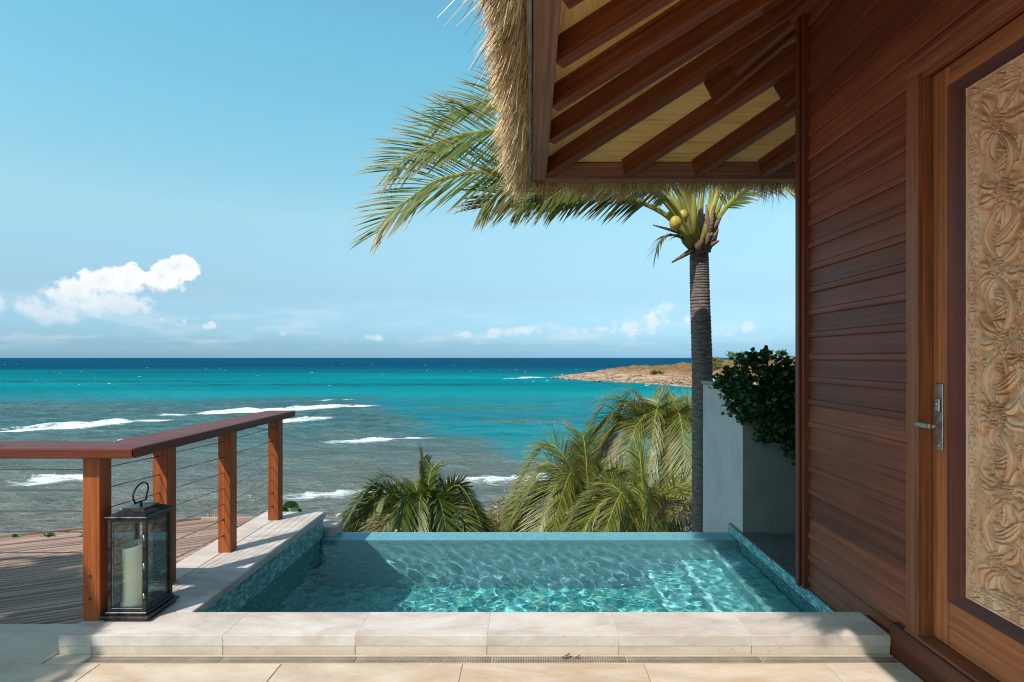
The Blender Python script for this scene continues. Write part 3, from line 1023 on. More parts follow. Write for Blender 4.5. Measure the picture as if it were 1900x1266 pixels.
# boulders and ledges along the foot of the headland
VR, FR = [], []
rgr = np.random.default_rng(8)
for i in range(700):
    k_ = min(int(nu * rgr.uniform(0.0, 0.64)), nu - 1)
    f_ = abs(rgr.normal()) * 0.055
    jv = int(np.clip((f_ + 0.08) / 1.13 * nv, 0, nv - 1))
    px3 = V[k_, jv]
    r = rgr.uniform(0.2, 0.6) * rgr.choice([1, 1, 1.6])
    q = ico_v * (1 + 0.5 * (rgr.random((len(ico_v), 1)) - 0.5)) * np.array([r * rgr.uniform(1.0, 2.4), r * rgr.uniform(.7, 1.3), r * 0.55])
    n0 = len(VR)
    VR += (q + px3 + np.array([rgr.normal() * 0.5, rgr.normal() * 0.5, 0.05])).tolist()
    FR += [[a + n0 for a in f] for f in ico_f]
M_ROCK = plain('headland_boulder', (0.12, 0.07, 0.045), (0.42, 0.29, 0.21), 0.6, 0.95, (1, 1, 3))
tag(mesh_obj('shore_rocks', VR, FR, M_ROCK), 'broken brown rocks along the foot of the headland', 'rocks', kind='stuff')

# surf along the foot of the headland
V, Fc = [], []
sv = []
for i in range(0, nu, 2):
    if uu[i] > 4.4:
        break
    p = fr_[i]
    t = fr_[min(i + 2, nu - 1)] - fr_[max(i - 2, 0)]
    t = t / np.linalg.norm(t)
    nn = np.array([-t[1], t[0]])
    if nn[1] > 0 or (nn[0] > 0):
        nn = -nn
    wdt = 0.4 + 3.0 * float(fbm(i * 0.13, 2.0, 3)) ** 3
    sv.append([(p[0] - nn[0] * 1.5, p[1] - nn[1] * 1.5, SEA + 0.34), (p[0] + nn[0] * wdt * 0.5, p[1] + nn[1] * wdt * 0.5, SEA + 0.30), (p[0] + nn[0] * wdt, p[1] + nn[1] * wdt, SEA + 0.02)])
V = [c for r in sv for c in r]
Fc = [(i * 3 + j, i * 3 + j + 1, i * 3 + 4 + j, i * 3 + 3 + j) for i in range(len(sv) - 1) for j in range(2)]
o = mesh_obj('shore_surf', V, Fc, M_FOAM, None, True)
at_ = o.data.attributes.new('crest', 'FLOAT', 'POINT')
at_.data.foreach_set('value', np.array([x for r in sv for x in (0.9, 0.6, 0.2)], np.float32))
tag(o, 'thin white surf along the foot of the headland', 'surf', kind='stuff')


# ------------------------------------------------------------------ leaves
def leaf_cloud(center, radii, n, size, seed, drop=None, squash=1.0):
    """verts/faces of n small folded leaves in lumpy clumps around center"""
    rg = np.random.default_rng(seed)
    clumps = []
    for _ in range(max(6, n // 60)):
        v = rg.normal(size=3)
        v /= np.linalg.norm(v)
        clumps.append(np.array(center) + v * np.array(radii) * rg.uniform(0.35, 1.0))
    V, Fc = [], []
    for i in range(n):
        c = clumps[rg.integers(len(clumps))]
        p = c + rg.normal(size=3) * np.array(radii) * 0.22
        if drop is not None and drop(p, rg):
            continue
        d = rg.normal(size=3)
        d[2] = d[2] * 0.6 + 0.1
        d /= np.linalg.norm(d)
        s = np.cross(d, rg.normal(size=3))
        s /= np.linalg.norm(s)
        nrm_ = np.cross(d, s)
        L = size * rg.uniform(0.6, 1.25)
        w = L * 0.34 * squash
        k = len(V)
        V += [p, p + d * L * .45 + s * w + nrm_ * L * .08, p + d * L, p + d * L * .45 - s * w + nrm_ * L * .08, p + d * L * .5]
        Fc += [(k, k + 1, k + 4), (k + 1, k + 2, k + 4), (k + 2, k + 3, k + 4), (k + 3, k, k + 4)]
    return [tuple(v) for v in V], Fc


# low bushes on the headland
for k, (px, py, d, r, lab) in enumerate([(1372, 662, 205, 4.2, 'wide low green bush on the crest of the headland'),
                                         (1453, 655, 205, 2.2, 'small round green bush high on the headland near the house'),
                                         (1330, 672, 195, 4.0, 'dull olive bush on the headland right of the palm trunk'),
                                         (1425, 664, 200, 2.6, 'dark bush on the headland above the hanging shrub'),
                                         (1215, 694, 190, 2.4, 'small olive bush on the middle of the headland')]):
    c = at(px, py, d)
    t = empty('low_bush', (c.x, c.y, c.z - r * 0.5))
    V, Fc = leaf_cloud((c.x, c.y, c.z), (r, r * 0.8, r * 0.42), 420, 0.75, 100 + k)
    mesh_obj('foliage', V, Fc, M_GREENLEAF if k in (0, 1) else M_DRYLEAF, t)
    tube('stem', [(c.x, c.y, c.z - r * 0.9), (c.x + 0.1, c.y, c.z)], [0.14, 0.06], M_TWIG, t, 6)
    tag(t, lab, 'bush', 'low bushes on the headland')

# ------------------------------------------------------------------ terrace floor
terr = tag(empty('terrace_floor', (0, 1.0, 0)), 'cream limestone terrace floor in front of the pool', kind='structure')
box('floor_bed', -9.0, 1.70, -4.0, 2.80, -1.3, -0.004, M_GROUT, terr)
box('floor_bed', -9.0, -2.26, 2.80, 3.12, -1.3, -0.004, M_GROUT, terr)
PV = 0.83
py_edges = [2.715, 1.885, 1.055, 0.225, -0.605, -1.4]
xs0 = -0.31 - 9 * PV
for r_ in range(len(py_edges) - 1):
    y1, y0 = py_edges[r_], py_edges[r_ + 1]
    off = 0.0 if r_ % 2 == 0 else 0.37
    x = xs0 + off
    while x < 1.70:
        xa, xb = x + 0.0025, min(x + PV - 0.0025, 1.70)
        if xb - xa > 0.05:
            box('paver', xa, xb, y0 + 0.0025, y1 - 0.0025, -0.04, random.uniform(-0.0006, 0.0004), M_PAVER, terr, 0.0018)
        x += PV
# pavers left of the coping and the narrow strip beside the drain
for (xa, xb, y0, y1) in [(-2.235, -2.062, 2.718, 2.797), (-3.1, -2.24, 2.718, 3.12), (-3.96, -3.105, 2.718, 3.12), (-4.82, -3.965, 2.718, 3.12), (-5.68, -4.825, 2.718, 3.12)]:
    box('paver', xa + 0.002, xb - 0.002, y0, y1, -0.04, 0.0, M_PAVER, terr, 0.003)

# drain channel
dr_ = tag(empty('drain_channel', (-0.2, 2.75, -0.03)), 'perforated drain grating set in the floor along the step', 'drain')
box('channel', -2.06, 1.695, 2.719, 2.781, -0.06, -0.016, M_IRON, dr_)
gm = box_mesh('grate', 0.622, 0.062, 0.008, M_GRATE, 0.001)
x = -2.06
while x < 1.5:
    o = bpy.data.objects.new('grate', gm)
    link(o, dr_, (x + 0.3125, 2.7505, -0.006))
    x += 0.626
for (ya, yb) in ((2.7135, 2.7185), (2.7825, 2.7875)):
    box('edge_strip', -2.063, 1.698, ya, yb, -0.03, 0.001, M_PAVER, dr_)

# ------------------------------------------------------------------ deck
dk = tag(empty('timber_deck', (-3.5, 4.0, -0.03)), 'weathered timber deck of narrow slats behind the railing', kind='structure')
poly = [(-2.275, 3.13), (-2.275, 5.22), (-2.9, 5.20), (-3.5, 5.02), (-4.2, 4.66), (-5.4, 4.50), (-7.2, 4.4), (-7.2, 3.13)]
kdir = Vector((1, 0.50, 0)).normalized()
kn = Vector((-kdir.y, kdir.x, 0))
pitch, bw = 0.0465, 0.0360


def clip_line(off):
    """interval of the line kn*off + t*kdir inside poly (longest piece)"""
    ts = []
    n = len(poly)
    for i in range(n):
        a, b = Vector((*poly[i], 0)), Vector((*poly[(i + 1) % n], 0))
        da, db = a.dot(kn) - off, b.dot(kn) - off
        if (da < 0) != (db < 0):
            q = a + (b - a) * (da / (da - db))
            ts.append(q.dot(kdir))
    ts.sort()
    return [(ts[i], ts[i + 1]) for i in range(0, len(ts) - 1, 2)]


offs = [Vector((*p, 0)).dot(kn) for p in poly]
o_ = min(offs) + pitch / 2
while o_ < max(offs):
    for (t0, t1) in clip_line(o_):
        if t1 - t0 > 0.06:
            p0, p1 = kn * o_ + kdir * t0, kn * o_ + kdir * t1
            zt = -0.022 + random.uniform(-0.002, 0.002)
            beam('slat', (p0.x, p0.y, zt - 0.012), (p1.x, p1.y, zt - 0.012), bw, 0.024, M_DECK, dk, 0.002)
    o_ += pitch
# joists and rim under the slats
for x in np.arange(-7.0, -2.3, 0.55):
    yt = float(np.interp(-x, [2.275, 2.9, 3.5, 4.2, 5.4, 7.2], [5.19, 5.17, 5.0, 4.63, 4.48, 4.38]))
    box('joist', x, x + 0.05, 3.15, yt, -0.20, -0.052, M_MOULDY, dk)
for i in range(1, len(poly) - 2):
    a, b = poly[i], poly[i + 1]
    beam('rim_board', (a[0], a[1] + 0.02, -0.085), (b[0], b[1] + 0.02, -0.085), 0.03, 0.16, M_DECK, dk, 0.003)
for i in range(6):
    x = -2.6 - i * 0.85
    box('pier', x, x + 0.12, 4.1, 4.22, -3.6, -0.205, M_TRIMZ, dk)
# ------------------------------------------------------------------ pool
WZ = -0.12                     # water level
PX0, PX1, PY0, PY1 = -1.76, 1.727, 3.06, 4.95
pool = tag(empty('plunge_pool', (0, 4.0, -1.3)), 'small plunge pool of blue mosaic tiles with an overflowing far edge', 'pool')
recv = []
FZ = WZ - 1.07
recv.append(box('basin_floor', PX0 - 0.2, PX1 + 0.2, PY0 - 0.2, 5.18, FZ - 0.2, FZ, M_MOSAIC_FLOOR, pool))
recv.append(box('basin_wall', PX0 - 0.48, PX0, PY0 - 0.02, 5.03, FZ - 0.21, 0.036, M_MOSAIC, pool))
recv.append(box('basin_wall', PX0 + 0.003, PX1 - 0.003, PY0 - 0.24, PY0 - 0.001, FZ - 0.21, 0.036, M_MOSAIC, pool))
recv.append(box('basin_wall', PX1, PX1 + 0.21, PY0 - 0.02, 5.19, FZ - 0.21, -0.05, M_MOSAIC, pool))
recv.append(box('overflow_edge', PX0 + 0.003, PX1 - 0.002, PY1, 5.18, FZ - 0.9, WZ - 0.006, M_MOSAIC_LIP, pool, 0.006))
# steps down into the water at the house side
recv.append(box('step', 0.98, PX1 - 0.002, PY0 + 0.003, PY1 - 0.003, FZ + 0.002, WZ - 0.75, M_MOSAIC_STEP, pool, 0.008))
recv.append(box('step', 1.25, PX1 - 0.003, PY0 + 0.004, PY1 - 0.004, WZ - 0.748, WZ - 0.50, M_MOSAIC_STEP, pool, 0.008))
recv.append(box('step', 1.51, PX1 - 0.004, PY0 + 0.005, PY1 - 0.005, WZ - 0.498, WZ - 0.25, M_MOSAIC_STEP, pool, 0.008))
M_NOSING = mosaic('nosing_mosaic', [(0.42, 0.66, 0.66), (0.55, 0.78, 0.76)], (0.6, 0.75, 0.74), w=0.03, h=0.0165)
for (xs_, zt_) in ((0.98, -0.75), (1.25, -0.50), (1.51, -0.25)):
    recv.append(box('step_nosing', xs_ - 0.004, xs_ + 0.032, PY0 + 0.006, PY1 - 0.006, WZ + zt_ - 0.03, WZ + zt_ + 0.004, M_NOSING, pool, 0.003))
# small stone block closing the overflow edge on the deck side
box('end_block', PX0 - 0.10, PX0 + 0.095, 5.05, 5.26, -0.9, -0.045, M_COPING, pool, 0.012, 2)
# ledge beyond the house corner
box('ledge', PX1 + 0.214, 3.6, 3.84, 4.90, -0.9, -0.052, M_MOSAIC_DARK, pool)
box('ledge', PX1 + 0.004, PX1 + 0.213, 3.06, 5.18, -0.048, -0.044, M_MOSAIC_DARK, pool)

# coping slabs: front step and left wall
joints = [-2.232, -2.075, -1.456, -0.83, -0.207, 0.417, 1.045, 1.70]
for a, b in zip(joints[:-1], joints[1:]):
    box('coping_slab', a + 0.0002, b - 0.0002, 2.80, 3.06, 0.038, 0.088 + random.uniform(-0.0006, 0.0006), M_COPING, pool, 0.0016, 2)
    box('riser', a + 0.001, b - 0.001, 2.802, 3.03, -0.05, 0.0376, M_RISER, pool, 0.002)
ly = [3.0615, 3.62, 4.30, 5.06]
for a, b in zip(ly[:-1], ly[1:]):
    box('coping_slab', -2.264, -2.085, a + 0.001, b - 0.001, 0.038, 0.088, M_COPING, pool, 0.006, 2)
    box('coping_slab', -2.083, PX0 + 0.012, a + 0.001, b - 0.001, 0.038, 0.0885, M_COPING, pool, 0.010, 3)
box('outer_wall', -2.256, PX0 - 0.484, 3.07, 5.05, -1.4, 0.0365, M_PLASTER, pool)

# pool water: a finely rippled sheet
nx_, ny_ = 600, 360
wx = np.linspace(PX0 + 0.0005, PX1 - 0.0005, nx_)
wy = np.linspace(PY0 + 0.0005, 5.165, ny_)
WX, WY = np.meshgrid(wx, wy, indexing='xy')
rg = np.random.default_rng(3)
wz = np.zeros_like(WX)
for i in range(90):
    lam = rg.uniform(0.045, 0.135)
    th = rg.normal(0.9, 1.1)
    kx, ky = math.cos(th) * 2 * math.pi / lam, math.sin(th) * 2 * math.pi / lam
    wz += 0.00032 * (lam / 0.12) ** 2 * np.sin(kx * WX + ky * WY + rg.uniform(0, 6.28))
wz *= 0.34
calm = np.clip((5.165 - WY) / 0.25, 0.12, 1)
wz = WZ + wz * calm
idx = np.arange(WX.size).reshape(WX.shape)
quads = np.stack([idx[:-1, :-1], idx[:-1, 1:], idx[1:, 1:], idx[1:, :-1]], -1).reshape(-1, 4)
pw = mesh_obj('pool_water', np.stack([WX, WY, wz], -1).reshape(-1, 3), quads.tolist(), M_WATER, None, True)
tag(pw, 'clear rippled water filling the plunge pool', kind='structure')
try:
    pw.cycles.is_caustics_caster = True
    for o in recv:
        o.cycles.is_caustics_receiver = True
except Exception as e:
    print('caustics flags', e)

# ------------------------------------------------------------------ villa
XW = 1.737
villa = tag(empty('villa', (5.0, 0.5, -0.1)), 'brown timber villa with thatched eaves and a carved door', 'building')
wall = box('wall', XW + 0.16, 8.25, -2.75, 3.80, -0.5, 3.60, M_MOULDY, villa)
box('wall_core', XW + 0.02, XW + 0.139, 2.713, 3.80, -0.5, 3.60, M_MOULDY, wall)
box('wall_core', XW + 0.02, XW + 0.139, -2.75, 1.637, -0.5, 3.60, M_MOULDY, wall)
box('wall_core', XW + 0.02, XW + 0.139, 1.638, 2.712, 2.739, 3.60, M_MOULDY, wall)
box('wall_core', XW + 0.02, XW + 0.139, 1.638, 2.712, -0.5, 0.097, M_MOULDY, wall)


def siding(y0, y1, z, h, parent):
    """lap board: thick lower edge with a bead, thin top tucked under the next board"""
    t0, t1 = 0.010, 0.024
    prof = [(XW + 0.02, z - 0.012), (XW + 0.02 - t1, z - 0.012), (XW + 0.02 - t1 - 0.002, z - 0.006), (XW + 0.02 - t1, z + 0.020), (XW + 0.02 - t1 + 0.006, z + 0.026),
            (XW + 0.02 - t0, z + h), (XW + 0.02, z + h)]
    n = len(prof)
    V = [(x, y0, zz) for x, zz in prof] + [(x, y1, zz) for x, zz in prof]
    Fc = [(i, (i + 1) % n, n + (i + 1) % n, n + i) for i in range(n)] + [tuple(range(n - 1, -1, -1)), tuple(range(n, 2 * n))]
    return mesh_obj('plank', V, Fc, M_WALL, parent)


PH = 0.139
z = 0.005 - PH * 0
k = 0
zz = -0.13
while zz < 3.56:
    hgt_ = PH
    if zz + PH < 2.745:
        siding(2.712, 3.708, zz, hgt_, wall)
    else:
        for (ya, yb) in ((1.05, 3.708), (-2.7, 1.048)):
            siding(ya, yb, zz, hgt_, wall)
    zz += PH
zz = -0.13 + PH
while zz + PH < 2.745:
    siding(-2.7, 1.28, zz, PH, wall)
    zz += PH
box('corner_post', XW - 0.030, XW + 0.075, 3.712, 3.83, -0.05, 3.56, M_MOULDZ, villa, 0.004)
box('corner_bead', XW - 0.048, XW - 0.0305, 3.745, 3.785, -0.045, 3.55, M_MOULDZ, villa, 0.004)
box('wall_plate', XW - 0.06, XW + 0.3, -2.7, 3.86, 3.56, 3.66, M_TRIMY, villa, 0.004)
box('plinth', XW - 0.035, XW + 0.018, 1.2, 3.055, -0.05, 0.075, M_MOULDY, villa, 0.003)
box('plinth', XW - 0.045, XW + 0.018, 1.2, 2.796, 0.077, 0.155, M_MOULDY, villa, 0.003)

# door
XD = 1.776
door = empty('door', (XD, 2.0, 0.16), villa)
tag(door, 'panelled wooden door with a pale carved floral panel')
YD0, YD1 = 1.72, 2.63
frame = empty('door_frame', (XW, 2.0, 0.16), villa)
box('jamb', XW - 0.022, XD + 0.03, YD1, YD1 + 0.082, 0.10, 2.654, M_TRIMZ, frame, 0.004)
box('jamb', XW - 0.022, XD + 0.03, YD0 - 0.082, YD0, 0.10, 2.654, M_TRIMZ, frame, 0.004)
box('head', XW - 0.022, XD + 0.06, YD0 - 0.082, YD1 + 0.082, 2.655, 2.738, M_TRIMY, frame, 0.004)
box('sill', XW - 0.030, XD + 0.03, YD0 - 0.09, YD1 + 0.09, 0.098, 0.163, M_TRIMY, frame, 0.006)
box('reveal', XD + 0.085, XD + 0.095, YD0, YD1, 0.165, 2.654, M_MOULDZ, frame)
DT = 0.045
SG = 0.012      # gap beside the stile
box('stile', XD, XD + DT, 2.52, YD1 - SG, 0.172, 2.645, M_DOORZ, door, 0.003)
box('stile', XD, XD + DT, YD0 + SG, 1.83, 0.172, 2.645, M_DOORZ, door, 0.003)
box('top_rail', XD + 0.0005, XD + DT, 1.831, 2.519, 2.553, 2.645, M_DOORY, door, 0.003)
box('bottom_rail', XD + 0.0005, XD + DT, 1.831, 2.519, 0.172, 0.366, M_DOORY, door, 0.003)
PYA, PYB, PZA, PZB = 1.91, 2.442, 0.413, 2.508


def moulding(name, pa, pb, pc, pd):
    """sloping frame piece between the outer (proud) and the inner (recessed) edge"""
    V = [(XD - 0.006, *pa), (XD - 0.006, *pb), (XD + 0.016, *pc), (XD + 0.016, *pd),
         (XD + 0.04, *pa), (XD + 0.04, *pb), (XD + 0.04, *pc), (XD + 0.04, *pd)]
    Fc = [(0, 1, 2, 3), (7, 6, 5, 4), (0, 4, 5, 1), (1, 5, 6, 2), (2, 6, 7, 3), (3, 7, 4, 0)]
    o = mesh_obj('moulding', V, Fc, name, door)
    return o


o0, o1, p0_, p1_ = 1.8305, 2.5195, 0.3665, 2.5525
moulding(M_MOULDZ, (o1, p0_), (o1, p1_), (PYB, PZB), (PYB, PZA))
moulding(M_MOULDZ, (o0, p1_), (o0, p0_), (PYA, PZA), (PYA, PZB))
moulding(M_MOULDY, (o1, p1_), (o0, p1_), (PYA, PZB), (PYB, PZB))
moulding(M_MOULDY, (o0, p0_), (o1, p0_), (PYB, PZA), (PYA, PZA))

# carved panel: a relief height field of scrolling leaves, flowers and a hatched border
PWD, PHT = PYB - PYA, PZB - PZA
STEP = 0.0020
na, nb = int(PWD / STEP) + 1, int(PHT / STEP) + 1
A, B = np.meshgrid(np.linspace(0, PWD, na), np.linspace(0, PHT, nb), indexing='xy')     # A: from the hinge side (near) ... B: up
A = PWD - A                                                                            # a = 0 at the far (left in the photo) edge
A = PWD - A
relief = np.zeros_like(A)
acoord = np.linspace(0, PWD, na)
bcoord = np.linspace(0, PHT, nb)


def stamp(spine, width, height, lobes=0, grooves=3, skew=0.0):
    """raise a leaf along a polyline spine"""
    sp = np.asarray(spine, float)
    lo, hi = sp.min(0) - width * 1.5, sp.max(0) + width * 1.5
    i0, i1 = np.searchsorted(acoord, [lo[0], hi[0]])
    j0, j1 = np.searchsorted(bcoord, [lo[1], hi[1]])
    if i1 - i0 < 2 or j1 - j0 < 2:
        return
    a, b = A[j0:j1, i0:i1], B[j0:j1, i0:i1]
    n = len(sp)
    d2 = (a[..., None] - sp[:, 0]) ** 2 + (b[..., None] - sp[:, 1]) ** 2
    k = d2.argmin(-1)
    dist = np.sqrt(np.take_along_axis(d2, k[..., None], -1)[..., 0])
    tan = np.gradient(sp, axis=0)
    tan /= np.linalg.norm(tan, axis=1, keepdims=True) + 1e-9
    dx, dy = a - sp[k, 0], b - sp[k, 1]
    s = dx * (-tan[k, 1]) + dy * tan[k, 0]
    u = k / (n - 1)
    w = width * np.sin(np.pi * np.clip(u, 0.02, 0.985) ** 0.75) ** 0.7
    if lobes:
        w = w * (0.72 + 0.36 * np.abs(np.sin(u * np.pi * lobes)))
    q = np.clip(np.abs(s) / np.maximum(w, 1e-4), 0, 1.2)
    on = (dist < w)
    body = np.sqrt(np.clip(1 - q ** 2.6, 0, 1))
    ss = s / np.maximum(w, 1e-4)
    gv = np.zeros_like(ss)
    for gi in range(grooves):
        gc = (gi + 1) / (grooves + 1) * 2 - 1 + skew * 0.3
        gv = np.maximum(gv, np.clip(1.3 - np.abs(ss - gc) * np.maximum(w, 1e-4) / 0.0036, 0, 1))
    gv = gv * np.clip(u * 6, 0, 1) * np.clip((1 - u) * 5, 0, 1)
    h = height * (0.62 + 0.38 * body) * (1 - 0.62 * gv) * (0.78 + 0.30 * np.sin(np.pi * u) + 0.10 * ss)
    sub = relief[j0:j1, i0:i1]
    rim_ = (~on) & (dist < w + 0.0070) & (u > 0.02) & (u < 0.985)
    sub[rim_] = np.minimum(sub[rim_], 0.0)
    sub[on] = h[on]


def curl(p, ang, L, bend, n=26):
    """polyline starting at p that bends steadily (a scroll)"""
    pts = [np.array(p, float)]
    th = ang
    for i in range(n):
        th += bend / n * (0.5 + 1.4 * i / n)
        pts.append(pts[-1] + L / n * np.array([math.cos(th), math.sin(th)]))
    return np.array(pts)


rg = np.random.default_rng(21)
BW = 0.062
half = PWD / 2
# scrolling acanthus: small leaves in the gaps, then rosettes of curling leaves, stems last; mirrored about the middle
todo = []
for i in range(55):
    p = (rg.uniform(half, PWD - BW - 0.02), rg.uniform(BW + 0.02, PHT - BW - 0.02))
    todo.append((p, rg.uniform(0, 6.28), rg.uniform(0.06, 0.10), rg.choice([-1, 1]) * rg.uniform(0.8, 2.2), rg.uniform(0.010, 0.015), rg.uniform(0.007, 0.010), 0, 1))
ca, zs = half + 0.098, np.linspace(BW + 0.13, PHT - BW - 0.13, 7)
for i, zc_ in enumerate(zs):
    sg = 1 if i % 2 == 0 else -1
    cc = ca + 0.018 * sg
    nl = 8
    for j in range(nl):
        ph = 2 * math.pi * (j + rg.uniform(-0.15, 0.15)) / nl
        r0_ = 0.040
        p = (cc + r0_ * math.cos(ph), zc_ + r0_ * math.sin(ph))
        todo.append((p, ph + sg * 0.75, rg.uniform(0.105, 0.15), -sg * rg.uniform(1.2, 2.2), rg.uniform(0.021, 0.027), rg.uniform(0.011, 0.0145), rg.choice([0, 0, 3]), 1))
    for k_ in (-1, 1):
        p = (half + 0.004, zc_ + k_ * 0.10)
        todo.append((p, math.pi / 2 * k_ - 0.5 * k_, 0.19, -1.3 * k_, 0.022, 0.0145, 0, 2))
for (p, an, L, bd, w, h, lo, gr) in todo:
    s = curl(p, an, L, bd)
    s[:, 0] = np.clip(s[:, 0], half - 0.06, PWD - BW - 0.008)
    s[:, 1] = np.clip(s[:, 1], BW + 0.008, PHT - BW - 0.008)
    stamp(s, w, h, lo, gr, 0.2)
for i, zc_ in enumerate(zs[:-1]):          # S-shaped main stems from rosette to rosette
    sg = 1 if i % 2 == 0 else -1
    z1_ = zs[i + 1]
    tt_ = np.linspace(0, 1, 50)
    s = np.stack([ca + 0.018 * sg * (1 - 2 * tt_) + sg * 0.062 * np.sin(np.pi * tt_), zc_ + 0.035 + (z1_ - zc_ - 0.07) * tt_], -1)
    stamp(s, 0.017, 0.017, 0, 1, 0.0)


def flower(cy, cz, r, petals):
    for ring, (rr, hh) in enumerate(((1.0, 0.0145), (0.68, 0.0175))):
        for k in range(petals):
            an = 2 * math.pi * (k + 0.5 * ring) / petals
            s = np.array([[cy + math.cos(an) * r * rr * t, cz + math.sin(an) * r * rr * t] for t in np.linspace(0.12, 1.0, 18)])
            stamp(s, r * 0.25, hh, 0, 1)
    d = np.hypot(A - cy, B - cz)
    m = d < r * 0.30
    hatch = np.maximum(np.cos((A + B) * 2 * np.pi / 0.014), np.cos((A - B) * 2 * np.pi / 0.014)) > 0.80
    ring_ = (d >= r * 0.30) & (d < r * 0.30 + 0.004)
    relief[ring_] = 0.004
    relief[m] = np.where(hatch[m], 0.011, 0.0185)


for i, zc_ in enumerate(zs):
    flower(ca + 0.018 * (1 if i % 2 == 0 else -1), zc_, (0.050, 0.044, 0.056)[i % 3], (8, 7, 10)[i % 3])
flower(half, PHT / 2 - 0.02, 0.085, 14)
# mirror the near half
jm = na // 2
relief[:, :na - jm] = relief[:, ::-1][:, :na - jm]
# sunken ground, border strip with hatched squares and triangles
dist_e = np.minimum(np.minimum(A, PWD - A), np.minimum(B, PHT - B))
inb = dist_e < BW
bh = np.full_like(A, 0.0135)
side = np.minimum(A, PWD - A) <= np.minimum(B, PHT - B)
along = np.where(side, B - PHT / 2, A - PWD / 2)
across = dist_e
MOD = 0.126
t = np.mod(along, MOD) / MOD
c01 = (across - 0.012) / (BW - 0.026)
cell = (c01 > 0) & (c01 < 1)
hatch = (np.abs(np.mod(t * MOD, 0.016) - 0.008) > 0.0048) | (np.abs(np.mod(across - 0.012, 0.0121) - 0.006) > 0.0036)
sq = t < 0.38
bh = np.where(cell & sq & hatch, 0.006, bh)
tri = np.abs((t - 0.38) / 0.62 - np.abs(2 * c01 - 1) * 0.5 - 0.25)
bh = np.where(cell & ~sq & (tri < 0.07), 0.006, bh)
lf = np.sin(40 * np.pi * t) * np.cos(3 * np.pi * c01)
bh = np.where(cell & ~sq & (tri > 0.16) & (tri < 0.4) & (lf > 0.75), 0.0105, bh)
for e in (0.009, BW - 0.014, BW - 0.004):
    bh = np.where(np.abs(across - e) < 0.0026, 0.0055, bh)
bead = np.abs(across - (BW - 0.0085)) < 0.004
bh = np.where(bead, 0.0135 + 0.002 * np.cos(along * 2 * np.pi / 0.03), bh)
relief = np.where(inb, bh, relief)
relief = relief + 0.0006 * (fbm(A * 180, B * 60, 2) - 0.5)
V = np.stack([XD + 0.044 - 2.1 * relief, PYA + A, PZA + B], -1).reshape(-1, 3)
idx = np.arange(A.size).reshape(A.shape)
quads = np.stack([idx[:-1, :-1], idx[1:, :-1], idx[1:, 1:], idx[:-1, 1:]], -1).reshape(-1, 4)
cp = mesh_obj('carved_panel', V, quads.tolist(), M_CARVED, door, True)
tag(cp, 'pale carved panel of scrolling leaves and flowers')

# lock plate and lever
hd = empty('door_handle', (XD, 2.575, 1.14), door)
box('lock_plate', XD - 0.007, XD - 0.0005, 2.548, 2.596, 1.0, 1.288, M_BRONZE, hd, 0.002)
box('lock_cover', XD - 0.016, XD - 0.0075, 2.558, 2.586, 1.165, 1.225, M_BRONZE, hd, 0.003)
tube('key_barrel', [(XD - 0.015, 2.571, 1.20), (XD - 0.022, 2.571, 1.20)], 0.008, M_BRONZE, hd, 14)
tube('lever_neck', [(XD - 0.007, 2.56, 1.105), (XD - 0.056, 2.56, 1.105)], 0.009, M_BRONZE, hd, 12)
box('lever', XD - 0.066, XD - 0.050, 2.546, 2.645, 1.094, 1.116, M_BRONZE, hd, 0.003)
tube('bolt', [(XD - 0.003, 2.572, 1.02), (XD - 0.010, 2.572, 1.02)], 0.006, M_BRONZE, hd, 10)

# roof: a pyramid with fanned rafters towards the apex
roof = empty('roof', (5.0, 0.54, 3.03), villa)
APX, APY, SL, ZE = 5.0, 0.54, 0.348, 3.03
EX, EY = 0.14, 5.40            # inner edges of the eave beams
beam('eave_beam', (0.075, 5.46, ZE + 0.075), (0.075, -4.4, ZE + 0.075), 0.13, 0.15, M_EAVE, roof, 0.004)
beam('eave_beam', (0.142, 5.465, ZE + 0.0755), (9.9, 5.465, ZE + 0.0755), 0.13, 0.149, M_EAVE, roof, 0.004)
beam('eave_trim', (-0.006, 5.53, ZE + 0.10), (-0.006, -4.4, ZE + 0.10), 0.022, 0.19, M_CAP, roof, 0.002)


def soffit_z(x, y):
    return ZE + 0.01 + SL * min(x - EX, EY - y)


RH, RW = 0.165, 0.085


def rafter(x, y, frac=0.62, name='rafter', w=RW, h=RH):
    """from a point on the eave towards the apex; the given line is its underside"""
    a = Vector((x, y, ZE + 0.012))
    b = Vector((APX, APY, ZE + 0.012 + SL * (APX - EX)))
    e = a + (b - a) * frac
    up = Vector((0, 0, h / 2))
    return beam(name, a + up, e + up, w, h, M_RAFTER, roof, 0.004)


rafter(EX, EY, 0.8, 'hip_rafter', 0.10, 0.175)
for y in (4.56, 3.95, 3.36, 2.78, 2.2, 1.62, 1.04, 0.46, -0.12, -0.7, -1.3):
    rafter(EX, y)
for x in (0.864, 1.507, 2.11, 2.72, 3.33, 3.95):
    rafter(x, EY)
# tails of the steeper inner rafters, cut square just outside the wall
for (e_, d_) in (((1.33, 4.40, 3.36), (1, -1, 0.67)), ((1.40, 4.14, 3.45), (1, -1, 0.67)), ((1.41, 3.60, 3.48), (1, -0.7, 0.67)), ((1.87, 4.45, 3.36), (1, -1.2, 0.8))):
    a = Vector(e_)
    beam('rafter_tail', a, a + Vector(d_).normalized() * 0.8, 0.045, 0.20, M_RAFTER, roof, 0.003)

